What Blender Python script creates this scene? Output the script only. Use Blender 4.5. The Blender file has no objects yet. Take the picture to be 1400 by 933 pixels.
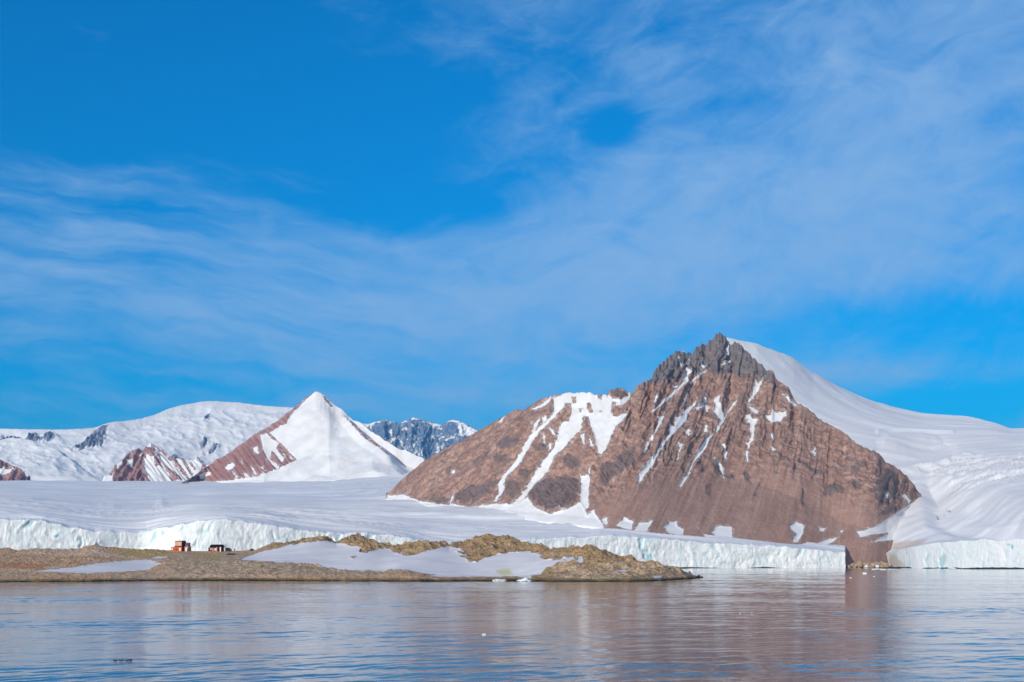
import bpy, math, random
import numpy as np
from mathutils import Vector

rng = np.random.default_rng(7)
random.seed(7)
S = bpy.context.scene
COL = S.collection

# ------------------------------------------------------------------ camera
F = 1923.0      # focal length in photo pixels (1400 wide)
YH = 767.0      # photo row of the eye-level horizon
H = 12.0        # eye height above the water, from a ship's deck
cd = bpy.data.cameras.new('camera')
cam = bpy.data.objects.new('camera', cd)
COL.objects.link(cam)
cam.location = (0, 0, H)
cam.rotation_euler = (math.pi / 2, 0, 0)
cd.sensor_width = 36.0
cd.lens = 36.0 * F / 1400.0
cd.shift_y = (YH - 466.5) / 1400.0
cd.clip_start = 1.0
cd.clip_end = 100000.0
S.camera = cam


def wx(px, Y):
    return (px - 700.0) / F * Y


def wz(py, Y):
    return H + (YH - py) / F * Y


# ------------------------------------------------------------------ noise
_perm = np.concatenate([rng.permutation(1024)] * 3).astype(np.int32)
_ga = rng.random(1024) * 2 * math.pi
_g2 = np.stack([np.cos(_ga), np.sin(_ga)], 1).astype(np.float32)


def pn(x, y, seed=0):
    """2-D gradient noise, about -0.7..0.7"""
    x = np.asarray(x, np.float64) + seed * 37.17
    y = np.asarray(y, np.float64) + seed * 91.73
    xi = np.floor(x).astype(np.int64); yi = np.floor(y).astype(np.int64)
    xf = (x - xi).astype(np.float32); yf = (y - yi).astype(np.float32)
    u = xf * xf * xf * (xf * (xf * 6 - 15) + 10)
    v = yf * yf * yf * (yf * (yf * 6 - 15) + 10)
    def g(dx, dy):
        h = _perm[_perm[(xi + dx) & 1023] + ((yi + dy) & 1023)] & 1023
        gg = _g2[h]
        return gg[..., 0] * (xf - dx) + gg[..., 1] * (yf - dy)
    a = g(0, 0); b = g(1, 0); c = g(0, 1); d = g(1, 1)
    return (a + u * (b - a)) + v * ((c + u * (d - c)) - (a + u * (b - a)))


def fbm(x, y, o=5, seed=0, gain=0.5):
    r = 0; a = 1.0; f = 1.0
    for i in range(o):
        r = r + a * pn(x * f, y * f, seed + i * 3)
        a *= gain; f *= 2.03
    return r


def ridged(x, y, o=5, seed=0, gain=0.5):
    r = 0; a = 1.0; f = 1.0; w = 1.0
    for i in range(o):
        n = 1.0 - np.abs(pn(x * f, y * f, seed + i * 5)) * 2.2
        n = np.clip(n, 0, 1) ** 2 * w
        r = r + a * n
        w = np.clip(n * 1.6, 0.15, 1)
        a *= gain; f *= 2.1
    return r


def sstep(a, b, x):
    t = np.clip((x - a) / (b - a), 0, 1)
    return t * t * (3 - 2 * t)


def curve(pts):
    p = np.array(pts, float)
    return lambda x: np.interp(x, p[:, 0], p[:, 1])


def scurve(pts, w=40.0):
    """a curve through the points with its corners rounded over about w pixels"""
    p = np.array(pts, float)
    offs = np.linspace(-1, 1, 33); wt = np.exp(-(offs * 2.0) ** 2); wt /= wt.sum()
    def f(x):
        x = np.asarray(x, float)
        r = 0
        for d, k in zip(offs, wt):
            xx = x + d * w
            v = np.interp(xx, p[:, 0], p[:, 1])
            # carry the end slopes on
            v = v + np.where(xx < p[0, 0], (xx - p[0, 0]) * (p[1, 1] - p[0, 1]) / (p[1, 0] - p[0, 0]), 0)
            v = v + np.where(xx > p[-1, 0], (xx - p[-1, 0]) * (p[-1, 1] - p[-2, 1]) / (p[-1, 0] - p[-2, 0]), 0)
            r = r + k * v
        return r
    return f


# crops of the photograph the outlines were measured in: offset and scale
def CR(ox, oy, k):
    return lambda polys: [[(ox + x / k, oy + y / k) for x, y in p] for p in polys]


C2 = CR(230, 520, 3.109); C3 = CR(520, 440, 3.109); C4 = CR(820, 440, 3.11); C5 = CR(1050, 500, 3.109)
C7 = CR(640, 690, 3.889); C2b = CR(1100, 690, 4.667); CI = CR(330, 720, 3.784); CB = CR(0, 730, 5.833)
CH = CR(0, 530, 5.0); C6 = CR(480, 550, 7.0); C8 = CR(1200, 540, 4.665); CG = CR(1260, 730, 10.0)


def polysd(PX, PY, polys, margin=5.0):
    """signed distance in photo pixels to a union of outlines, positive inside"""
    out = np.full(PX.shape, -margin, np.float32)
    fo = out.ravel(); fx = PX.ravel(); fy = PY.ravel()
    for poly in polys:
        p = np.array(poly, float)
        sel = np.nonzero((fx > p[:, 0].min() - margin) & (fx < p[:, 0].max() + margin) &
                         (fy > p[:, 1].min() - margin) & (fy < p[:, 1].max() + margin))[0]
        if len(sel) == 0:
            continue
        x = fx[sel]; y = fy[sel]
        d2 = np.full(x.shape, 1e9); ins = np.zeros(x.shape, bool)
        for i in range(len(p)):
            ax, ay = p[i]; bx, by = p[(i + 1) % len(p)]
            ex, ey = bx - ax, by - ay
            t = np.clip(((x - ax) * ex + (y - ay) * ey) / (ex * ex + ey * ey + 1e-9), 0, 1)
            d2 = np.minimum(d2, (x - ax - t * ex) ** 2 + (y - ay - t * ey) ** 2)
            c = ((ay > y) != (by > y)) & (x < ex * (y - ay) / (ey + 1e-12) + ax)
            ins ^= c
        d = np.sqrt(d2); d = np.where(ins, d, -d)
        d = np.clip(d, -margin, margin)
        fo[sel] = np.maximum(fo[sel], d)
    return fo.reshape(PX.shape)


# ------------------------------------------------------------------ objects
def tag(o, label=None, cat=None, group=None, kind=None):
    for k, v in (('label', label), ('category', cat), ('group', group), ('kind', kind)):
        if v:
            o[k] = v
    return o


def mesh_np(name, verts, quads, mat, attrs=None, smooth=True, parent=None):
    me = bpy.data.meshes.new(name)
    nv, nf = len(verts), len(quads)
    me.vertices.add(nv)
    me.vertices.foreach_set('co', np.ascontiguousarray(verts, np.float32).ravel())
    k = quads.shape[1]
    me.loops.add(nf * k)
    me.loops.foreach_set('vertex_index', np.ascontiguousarray(quads, np.int32).ravel())
    me.polygons.add(nf)
    me.polygons.foreach_set('loop_start', np.arange(0, nf * k, k, dtype=np.int32))
    me.polygons.foreach_set('use_smooth', np.full(nf, smooth, bool))
    me.update(calc_edges=True)
    for n, a in (attrs or {}).items():
        at = me.attributes.new(n, 'FLOAT', 'POINT')
        at.data.foreach_set('value', np.ascontiguousarray(a, np.float32).ravel())
    me.materials.append(mat)
    o = bpy.data.objects.new(name, me)
    COL.objects.link(o)
    if parent:
        o.parent = parent
    return o


def grid_quads(nr, nc):
    i = np.arange(nr * nc).reshape(nr, nc)
    return np.stack([i[:-1, :-1], i[:-1, 1:], i[1:, 1:], i[1:, :-1]], -1).reshape(-1, 4)


def relief(px, knots, segs):
    """terrain grid: knots are (row curve, depth curve) pairs from the front foot to the ridge, segs the rows between"""
    X = []; Y = []; Z = []; T = []
    nk = len(knots)
    for k in range(nk - 1):
        (pa, ya), (pb, yb) = knots[k], knots[k + 1]
        n = segs[k]
        for j in range(n + (1 if k == nk - 2 else 0)):
            t = j / n
            yy = ya + (yb - ya) * t
            za, zb = wz(pa, ya), wz(pb, yb)
            xa, xb = wx(px, ya), wx(px, yb)
            X.append(xa + (xb - xa) * t); Y.append(yy); Z.append(za + (zb - za) * t)
            T.append(np.full_like(px, (k + t)))
    return np.array(X), np.array(Y), np.array(Z), np.array(T)


def normals(X, Y, Z):
    dc = np.stack([np.gradient(a, axis=1) for a in (X, Y, Z)], -1)
    dr = np.stack([np.gradient(a, axis=0) for a in (X, Y, Z)], -1)
    n = np.cross(dc, dr)
    n /= np.linalg.norm(n, axis=-1, keepdims=True) + 1e-9
    return n


def proj(X, Y, Z):
    return 700 + X / Y * F, YH - (Z - H) / Y * F


def blur_rows(a, n):
    k = np.ones(2 * n + 1) / (2 * n + 1)
    p = np.pad(a, ((n, n), (0, 0)), mode='edge')
    return sum(p[i:i + a.shape[0]] * k[i] for i in range(2 * n + 1))


def finish(name, X, Y, Z, attrs, mat, skirt=60.0, back=(8, 60.0, 45.0), bottom=-20.0, rough=0.0):
    """bury the foot, add the far side of the massif and link the mesh"""
    fX, fY, fZ = X[:1], Y[:1], Z[:1]
    Xs = [fX, X]; Ys = [fY, Y]; Zs = [np.minimum(fZ - skirt, fZ), Z]
    nb, dy, dz = back
    for k in range(1, nb + 1):
        Xs.append(X[-1:]); Ys.append(Y[-1:] + dy * k)
        zz = Z[-1:] - dz * k
        if rough:
            zz = zz + rough * fbm(X[-1:] / (dy * 2.5), np.full_like(X[-1:], k * 0.7), 3, 55) * min(k, 2) / 2
        Zs.append(np.maximum(zz, bottom))
    Xa = np.concatenate(Xs); Ya = np.concatenate(Ys); Za = np.concatenate(Zs)
    at = {}
    for n, a in attrs.items():
        at[n] = np.concatenate([a[:1], a] + [a[-1:]] * nb)
    v = np.stack([Xa, Ya, Za], -1).reshape(-1, 3)
    return mesh_np(name, v, grid_quads(*Xa.shape), mat, at)


# ------------------------------------------------------------------ node helper
class NT:
    def __init__(s, tree):
        s.t = tree; s.n = tree.nodes; s.l = tree.links
    def new(s, typ, ins=None, **kw):
        nd = s.n.new(typ)
        for k, v in kw.items():
            setattr(nd, k, v)
        for k, v in (ins or {}).items():
            s.put(nd.inputs[k], v)
        return nd
    def put(s, sock, v):
        if hasattr(v, 'is_linked') or isinstance(v, bpy.types.NodeSocket):
            s.l.new(v, sock)
        elif isinstance(v, (tuple, list)) and len(v) == 3 and sock.type == 'RGBA':
            sock.default_value = (*v, 1)
        else:
            sock.default_value = v
    def math(s, op, a, b=None, c=None, clamp=False):
        nd = s.new('ShaderNodeMath', operation=op, use_clamp=clamp)
        for i, v in enumerate((a, b, c)):
            if v is not None:
                s.put(nd.inputs[i], v)
        return nd.outputs[0]
    def vmath(s, op, a, b=None):
        nd = s.new('ShaderNodeVectorMath', operation=op)
        s.put(nd.inputs[0], a)
        if b is not None:
            s.put(nd.inputs[1], b)
        return nd.outputs[0]
    def mix(s, f, a, b, blend='MIX'):
        nd = s.new('ShaderNodeMix', data_type='RGBA', blend_type=blend)
        s.put(nd.inputs[0], f); s.put(nd.inputs[6], a); s.put(nd.inputs[7], b)
        return nd.outputs[2]
    def step(s, x, a, b, lo=0.0, hi=1.0):
        nd = s.new('ShaderNodeMapRange', interpolation_type='SMOOTHSTEP')
        s.put(nd.inputs[0], x); s.put(nd.inputs[1], a); s.put(nd.inputs[2], b)
        s.put(nd.inputs[3], lo); s.put(nd.inputs[4], hi)
        return nd.outputs[0]
    def noise(s, vec, scale, detail=4, rough=0.55, dist=0.0):
        nd = s.new('ShaderNodeTexNoise', {'Vector': vec, 'Scale': scale, 'Detail': detail, 'Roughness': rough, 'Distortion': dist})
        return nd.outputs[0]
    def attr(s, name):
        return s.new('ShaderNodeAttribute', attribute_name=name).outputs['Fac']
    def xyz(s, x, y, z):
        nd = s.new('ShaderNodeCombineXYZ')
        for i, v in enumerate((x, y, z)):
            s.put(nd.inputs[i], v)
        return nd.outputs[0]


def material(name):
    m = bpy.data.materials.new(name)
    m.use_nodes = True
    N = NT(m.node_tree)
    b = N.n['Principled BSDF']
    b.inputs['Roughness'].default_value = 0.9
    b.inputs['Specular IOR Level'].default_value = 0.12
    return m, N, b


def bump(N, b, h, strength, dist):
    nd = N.new('ShaderNodeBump', {'Height': h, 'Strength': strength, 'Distance': dist})
    N.l.new(nd.outputs[0], b.inputs['Normal'])


SNOW = (0.80, 0.795, 0.80)


def simple(name, col, rough=0.8, var=0.25, scale=1.5, spec=0.2):
    """painted or weathered surface with blotchy wear"""
    m, N, b = material(name)
    pos = N.new('ShaderNodeTexCoord').outputs['Object']
    n = N.noise(pos, scale, 5, 0.65)
    f = N.step(n, 0.3, 0.7)
    dark = tuple(c * (1 - var) for c in col); lite = tuple(min(1, c * (1 + var)) for c in col)
    N.put(b.inputs['Base Color'], N.mix(f, dark, lite))
    b.inputs['Roughness'].default_value = rough
    b.inputs['Specular IOR Level'].default_value = spec
    return m


def rock_snow(name, tones, dark, grey, snow_noise, streak=(1 / 14., 1 / 160.), strata=True, bmp=3.0, sat_noise=1 / 90., top=None):
    """mountain rock: brown tones, darker outcrops, scree streaks down the fall line, snow where the snow lies"""
    m, N, b = material(name)
    pos = N.new('ShaderNodeNewGeometry').outputs['Position']
    sx = N.attr('across'); sy = N.attr('down')
    n1 = N.noise(pos, sat_noise, 6, 0.6)
    n2 = N.noise(pos, sat_noise * 6, 5, 0.65)
    st = N.noise(N.xyz(N.math('MULTIPLY', sx, streak[0]), N.math('MULTIPLY', sy, streak[1]), 0.0), 1.0, 5, 0.6)
    col = N.mix(N.step(n1, 0.36, 0.64), tones[0], tones[1])
    fans = N.noise(N.xyz(N.math('MULTIPLY', sx, streak[0] * 0.22), N.math('MULTIPLY', sy, streak[1] * 0.5), 4.0), 1.0, 5, 0.6, 0.4)
    col = N.mix(N.math('MULTIPLY', N.step(fans, 0.5, 0.66), 0.55), col, tones[3])
    col = N.mix(N.math('MULTIPLY', N.step(st, 0.42, 0.68), 0.7), col, tones[2])
    col = N.mix(N.math('MULTIPLY', N.step(n2, 0.5, 0.72), 0.6), col, tones[3])
    mot = N.noise(pos, snow_noise * 0.55, 8, 0.72, 0.4)
    shade = N.step(mot, 0.34, 0.66, 0.62, 1.28)
    col = N.mix(N.math('MULTIPLY', N.math('ADD', N.attr('crag'), 0.35), 0.75), col, N.vmath('MULTIPLY', col, N.xyz(shade, shade, shade)))
    # dark outcrops
    dk = N.math('ADD', N.attr('dark'), N.math('MULTIPLY', N.math('SUBTRACT', N.noise(pos, sat_noise * 4, 7, 0.72), 0.5), 19.0))
    col = N.mix(N.math('MULTIPLY', N.step(dk, -0.2, 3.4), 0.78), col, dark)
    gk = N.math('ADD', N.attr('grey'), N.math('MULTIPLY', N.math('SUBTRACT', N.noise(pos, sat_noise * 3, 6, 0.65), 0.5), 16.0))
    col = N.mix(N.step(gk, -1.5, 2.0), col, grey)
    if strata:
        # thin dark beds dipping across the upper face, broken up
        cr = N.attr('strata')
        wv = N.noise(N.xyz(N.math('MULTIPLY', sx, 1 / 260.), N.math('MULTIPLY', cr, 1 / 16.), 0.0), 1.0, 5, 0.6, 0.5)
        brk = N.noise(pos, sat_noise * 1.5, 4, 0.6)
        ln = N.math('MULTIPLY', N.step(N.math('ABSOLUTE', N.math('SUBTRACT', wv, 0.5)), 0.05, 0.01), N.step(brk, 0.38, 0.54))
        ln = N.math('MULTIPLY', ln, N.attr('beds'))
        col = N.mix(N.math('MULTIPLY', ln, 0.6), col, dark)
    # cracks
    vo = N.new('ShaderNodeTexVoronoi', {'Vector': N.vmath('ADD', pos, N.vmath('MULTIPLY', N.xyz(n2, n1, n2), (30., 30., 30.))), 'Scale': sat_noise * 4}, feature='DISTANCE_TO_EDGE').outputs[0]
    ck = N.math('MULTIPLY', N.step(vo, 0.0, 0.05, 1.0, 0.0), N.attr('crag'))
    col = N.mix(N.math('MULTIPLY', ck, 0.45), col, dark)
    fine = N.noise(pos, snow_noise, 5, 0.7)
    sn = N.math('ADD', N.math('ADD', N.attr('snow'), N.math('MULTIPLY', N.math('SUBTRACT', fine, 0.5), 4.5)), N.math('MULTIPLY', N.math('SUBTRACT', N.noise(pos, snow_noise * 0.3, 5, 0.65), 0.5), 4.0))
    sf = N.step(sn, -0.5, 0.45)
    dust = N.math('MULTIPLY', N.math('MULTIPLY', N.step(fine, 0.44, 0.6), N.step(sn, -3.2, 0.0)), 0.5)
    sf = N.math('MAXIMUM', sf, dust)
    dirty = N.mix(N.step(N.noise(pos, sat_noise * 2, 5, 0.6), 0.35, 0.65), (0.72, 0.695, 0.67), SNOW)
    col = N.mix(sf, col, dirty)
    N.put(b.inputs['Base Color'], col)
    hgt = N.math('MULTIPLY', N.math('SUBTRACT', 1.0, sf), N.math('ADD', N.noise(pos, snow_noise * 1.3, 6, 0.7), N.math('MULTIPLY', st, 0.2)))
    bump(N, b, hgt, 1.0, bmp)
    return m


def snow_mat(name, base=SNOW, warm=(0.76, 0.75, 0.745), sc=1 / 300., bmp=1.0, rockcol=(0.16, 0.15, 0.16)):
    m, N, b = material(name)
    pos = N.new('ShaderNodeNewGeometry').outputs['Position']
    n = N.noise(pos, sc, 6, 0.6)
    col = N.mix(N.step(n, 0.35, 0.65), base, warm)
    rk = N.math('ADD', N.attr('rock'), N.math('MULTIPLY', N.math('SUBTRACT', N.noise(pos, sc * 8, 6, 0.72), 0.5), 12.0))
    rc = N.mix(N.step(N.noise(pos, sc * 9, 4, 0.6), 0.4, 0.6), rockcol, tuple(c * 1.7 for c in rockcol))
    col = N.mix(N.step(rk, -0.3, 0.9), col, rc)
    N.put(b.inputs['Base Color'], col)
    st = N.vmath('MULTIPLY', pos, (1.0, 2.2, 2.0))
    bump(N, b, N.noise(st, sc * 7, 7, 0.62), 0.6, bmp)
    return m


# ------------------------------------------------------------------ light, sky
SUN_AZ = 31.0     # degrees to the left of straight behind the camera
SUN_EL = 19.0
a, e = math.radians(SUN_AZ), math.radians(SUN_EL)
sdir = Vector((-math.sin(a) * math.cos(e), -math.cos(a) * math.cos(e), math.sin(e)))
sl = bpy.data.lights.new('sun', 'SUN')
sl.energy = 4.0
sl.angle = math.radians(0.5)
sl.color = (1.0, 0.93, 0.84)
so = bpy.data.objects.new('sun', sl)
COL.objects.link(so)
so.rotation_euler = (-sdir).to_track_quat('-Z', 'Y').to_euler()
so.location = (-300, -300, 400)

world = bpy.data.worlds.new('World')
S.world = world
world.use_nodes = True
W = NT(world.node_tree)
bg = W.n['Background']
sky = W.new('ShaderNodeTexSky', sky_type='NISHITA', sun_disc=False, sun_elevation=e, sun_rotation=math.radians(180 + SUN_AZ),
            air_density=1.0, dust_density=0.6, ozone_density=2.0)
D = W.new('ShaderNodeTexCoord').outputs['Generated']
sep = W.new('ShaderNodeSeparateXYZ', {0: D})
dx, dy, dz = sep.outputs
u = W.math('MULTIPLY', W.math('ARCTAN2', dx, dy), 1.03)      # bearing, rightwards
v = W.math('TANGENT', W.math('ARCSINE', W.math('MINIMUM', dz, 0.97)))   # height above eye level


def blob(px, py, rx, ry, amp, p=1.0):
    du = W.math('MULTIPLY', W.math('SUBTRACT', u, (px - 700) / F), F / rx)
    dv = W.math('MULTIPLY', W.math('SUBTRACT', v, (YH - py) / F), F / ry)
    r = W.math('ADD', W.math('MULTIPLY', du, du), W.math('MULTIPLY', dv, dv))
    return W.math('MULTIPLY', W.math('POWER', 2.718, W.math('MULTIPLY', r, -p)), amp)


def add(*t):
    r = t[0]
    for q in t[1:]:
        r = W.math('ADD', r, q)
    return r


# cirrus drawn out by the wind: level streaks low down, tufts combed up to the right higher up
wa = W.math('MULTIPLY', W.math('SUBTRACT', W.noise(W.xyz(W.math('MULTIPLY', u, 5.0), W.math('MULTIPLY', v, 9.0), 0.0), 1.0, 4, 0.55), 0.5), 0.11)
wb = W.math('MULTIPLY', W.math('SUBTRACT', W.noise(W.xyz(W.math('MULTIPLY', u, 6.0), W.math('MULTIPLY', v, 9.0), 7.0), 1.0, 4, 0.55), 0.5), 0.06)
uw = W.math('ADD', u, wa); vw = W.math('ADD', v, wb)
s1 = W.noise(W.xyz(W.math('MULTIPLY', uw, 5.5), W.math('MULTIPLY', W.math('ADD', vw, W.math('MULTIPLY', uw, 0.10)), 42.0), 0.0), 1.0, 7, 0.58, 0.2)
ang = math.radians(27)
ra = W.math('ADD', W.math('MULTIPLY', uw, math.cos(ang)), W.math('MULTIPLY', vw, math.sin(ang)))
rb = W.math('SUBTRACT', W.math('MULTIPLY', vw, math.cos(ang)), W.math('MULTIPLY', uw, math.sin(ang)))
s2 = W.noise(W.xyz(W.math('MULTIPLY', ra, 9.0), W.math('MULTIPLY', rb, 24.0), 2.0), 1.0, 8, 0.62, 0.4)
right = W.step(W.math('ADD', u, W.math('MULTIPLY', v, 0.6)), -0.10, 0.28)
streak = W.math('ADD', W.math('MULTIPLY', s1, W.math('SUBTRACT', 1.0, right)), W.math('MULTIPLY', s2, right))
soft = W.noise(W.xyz(W.math('MULTIPLY', uw, 14.0), W.math('MULTIPLY', vw, 26.0), 3.0), 1.0, 8, 0.65, 0.6)
cover = add(0.30,
            blob(330, 400, 560, 95, 0.42), blob(1000, 330, 420, 170, 0.40), blob(1250, 130, 330, 170, 0.36),
            blob(700, 10, 170, 50, 0.18), blob(560, 530, 420, 55, 0.34), blob(40, 270, 150, 30, 0.10),
            blob(1220, 360, 300, 90, 0.12), blob(1150, 520, 170, 22, 0.38),
            blob(240, 110, 420, 170, -0.52), blob(560, 250, 130, 70, -0.25), blob(838, 174, 46, 32, -0.75), blob(1010, 150, 60, 22, -0.30), blob(640, 285, 60, 26, -0.25), blob(500, 290, 120, 35, -0.2),
            blob(1280, 450, 220, 36, -0.50), blob(1330, 560, 130, 26, -0.45), blob(120, 530, 260, 38, -0.34),
            blob(900, 30, 130, 40, -0.10), blob(700, 270, 60, 35, -0.12))
dens = add(cover, W.math('MULTIPLY', W.math('SUBTRACT', streak, 0.5), W.math('SUBTRACT', 1.75, W.math('MULTIPLY', right, 0.8))), W.math('MULTIPLY', W.math('SUBTRACT', soft, 0.5), W.math('ADD', 0.6, W.math('MULTIPLY', right, 0.5))))
dens = W.step(dens, 0.02, 1.15)
dens = W.math('MULTIPLY', dens, 0.84)
clear = W.mix(1.0, sky.outputs[0], (0.0, 0.585, 1.08), 'MULTIPLY')
# unseen whitish sky behind the camera, added to neutralise the blue fill light
back = W.step(dy, 0.15, -0.5)
dens = W.math('MAXIMUM', dens, W.math('MULTIPLY', back, 0.62))
ccol = W.mix(back, (2.45, 4.1, 6.5), (5.0, 4.8, 4.9))
W.put(bg.inputs['Color'], W.mix(dens, clear, ccol))
bg.inputs['Strength'].default_value = 0.12

S.view_settings.view_transform = 'Standard'
S.view_settings.look = 'None'
S.view_settings.exposure = 0.06
S.view_settings.gamma = 1.0
S.view_settings.use_curve_mapping = False
S.render.engine = 'CYCLES'
S.cycles.use_denoising = True
S.cycles.max_bounces = 5
S.cycles.diffuse_bounces = 3
S.cycles.glossy_bounces = 3
S.cycles.volume_bounces = 0
S.cycles.sample_clamp_indirect = 8.0

# ------------------------------------------------------------------ haze
m = bpy.data.materials.new('haze')
m.use_nodes = True
N = NT(m.node_tree)
N.n.remove(N.n['Principled BSDF'])
pv = N.new('ShaderNodeVolumePrincipled', {'Density': 2.3e-5, 'Color': (0.09, 0.50, 1.0)})
N.l.new(pv.outputs[0], N.n['Material Output'].inputs['Volume'])
x0, x1, y0, y1, z0, z1 = -17500, 17500, -3600, 29000, -90, 2300
hv = np.array([(x, y, z) for z in (z0, z1) for y in (y0, y1) for x in (x0, x1)], float)
hq = np.array([(0, 2, 3, 1), (4, 5, 7, 6), (0, 1, 5, 4), (2, 6, 7, 3), (0, 4, 6, 2), (1, 3, 7, 5)])
haze = mesh_np('haze', hv, hq, m, smooth=False)
tag(haze, 'thin bluish air that fades the farthest mountains', 'haze', kind='stuff')

# ------------------------------------------------------------------ water
m, N, b = material('water')
pos = N.new('ShaderNodeNewGeometry').outputs['Position']
w1 = N.noise(N.vmath('MULTIPLY', pos, (0.6, 1.0, 1.0)), 1.6, 3, 0.55, 0.3)
w2 = N.noise(N.vmath('MULTIPLY', pos, (0.5, 1.0, 1.0)), 0.4, 3, 0.5, 0.3)
dist = N.new('ShaderNodeVectorMath', {0: pos}, operation='LENGTH').outputs['Value']
far = N.math('MAXIMUM', N.step(dist, 250.0, 1300.0), N.step(N.new('ShaderNodeSeparateXYZ', {0: pos}).outputs[2], -0.45, -0.54, 0.0, 3.0))
hh = N.math('ADD', N.math('MULTIPLY', w1, 0.020), N.math('MULTIPLY', N.math('MULTIPLY', w2, far), 0.07))
bump(N, b, hh, 1.0, 1.0)
N.put(b.inputs['Base Color'], (0.015, 0.05, 0.085))
b.inputs['Roughness'].default_value = 0.03
b.inputs['Specular IOR Level'].default_value = 0.5
b.inputs['IOR'].default_value = 1.40
# open sea all round, a hand's breadth under the wave troughs
xs = np.concatenate([np.linspace(-17000, -3000, 15), np.linspace(-2800, 2800, 57), np.linspace(3000, 17000, 15)])
ys = np.concatenate([np.linspace(-3000, 0, 7), np.linspace(100, 4000, 40), np.linspace(4500, 28000, 30)])
gx, gy = np.meshgrid(xs, ys)
va = np.stack([gx, gy, np.full_like(gx, -0.55)], -1).reshape(-1, 3)
qa = grid_quads(*gx.shape)
# the bay: small wind waves
yr = [20.0]
while yr[-1] < 2950:
    yr.append(yr[-1] + max(0.32, yr[-1] * 0.0021))
yr = np.array(yr)
tc = np.arange(-0.44, 0.44, 0.00088)
gy = np.repeat(yr[:, None], len(tc), 1)
gx = (gy + 260.0) * tc[None, :]
sp = np.maximum((gy + 260.0) * 0.00088, np.maximum(0.32, gy * 0.0021) * 0.8)
patch = np.clip(0.75 + 1.3 * fbm(gx / 90., gy / 55., 3, 301), 0.25, 1.6)
wz_ = np.zeros_like(gx)
for k, (L, sl_) in enumerate([(9.0, 0.014), (4.2, 0.020), (2.0, 0.024), (0.95, 0.022)]):
    fade = np.clip((L * 1.1 / sp - 1.0) / 1.2, 0, 1)
    c1, s1_ = math.cos(0.25 + 0.3 * k), math.sin(0.25 + 0.3 * k)
    gu = gx * c1 + gy * s1_; gv = gy * c1 - gx * s1_
    wz_ += fade * patch * sl_ * L * 1.3 * pn(gu * 0.55 / L, gv / L, 310 + k)
wz_ = np.clip(wz_, -0.5, 0.5)
rim = sstep(0.44, 0.405, np.abs(gx / (gy + 260.0))) * sstep(20, 45, gy) * sstep(2950, 2850, gy)
wz_ = wz_ * rim - 0.6 * (1 - rim)
vb = np.stack([gx, gy, wz_], -1).reshape(-1, 3)
qb = grid_quads(*gx.shape) + len(va)
water = mesh_np('water', np.concatenate([va, vb]), np.concatenate([qa, qb]), m)
tag(water, 'rippled blue sea reflecting the mountains', 'water', kind='structure')

# ------------------------------------------------------------------ glacier with its cliff
cl_top = curve([(-260, 706), (-100, 708), (0, 710), (58, 712), (67, 714.6), (100, 721), (129, 726), (160, 728), (186, 729.5), (200, 729), (204, 727),
                (215, 724), (222, 722.6), (250, 717), (270, 713.5), (289, 711.5), (310, 711), (326, 713), (350, 716), (375, 719.5), (410, 726), (455, 729.5),
                (503, 730), (552, 735), (580, 742), (620, 744), (680, 741), (725, 738), (780, 736), (807, 735), (813, 733.5), (820, 732), (845, 733.5), (871, 736), (923, 740),
                (1000, 744), (1050, 746.5), (1110, 752), (1135, 755), (1156, 756.5)])
cl_Y = scurve([(-260, 1830), (0, 1900), (120, 1945), (190, 1985), (208, 1995), (226, 1955), (290, 1950), (400, 2000), (520, 2060), (700, 2150), (900, 2270), (1050, 2350), (1156, 2400)], 30)
far_p = scurve([(-260, 658), (0, 658), (265, 659), (360, 657), (450, 653), (540, 644), (600, 636), (640, 634), (1200, 634)])
far_Y = scurve([(-260, 7800), (265, 7500), (450, 7000), (600, 6300), (700, 6000), (1200, 6000)])


_cts = scurve([(x, float(cl_top(x))) for x in range(-260, 1157, 12)], 120)


def gdepth(px, py):
    Yc, Yf = cl_Y(px), far_Y(px)
    Zc, Zf = wz(_cts(px), Yc), wz(far_p(px), Yf)
    mm = (Zf - Zc) / (Yf - Yc)
    return np.clip((Zc - H - mm * Yc) / ((YH - py) / F - mm), Yc, Yf + 500)


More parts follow.
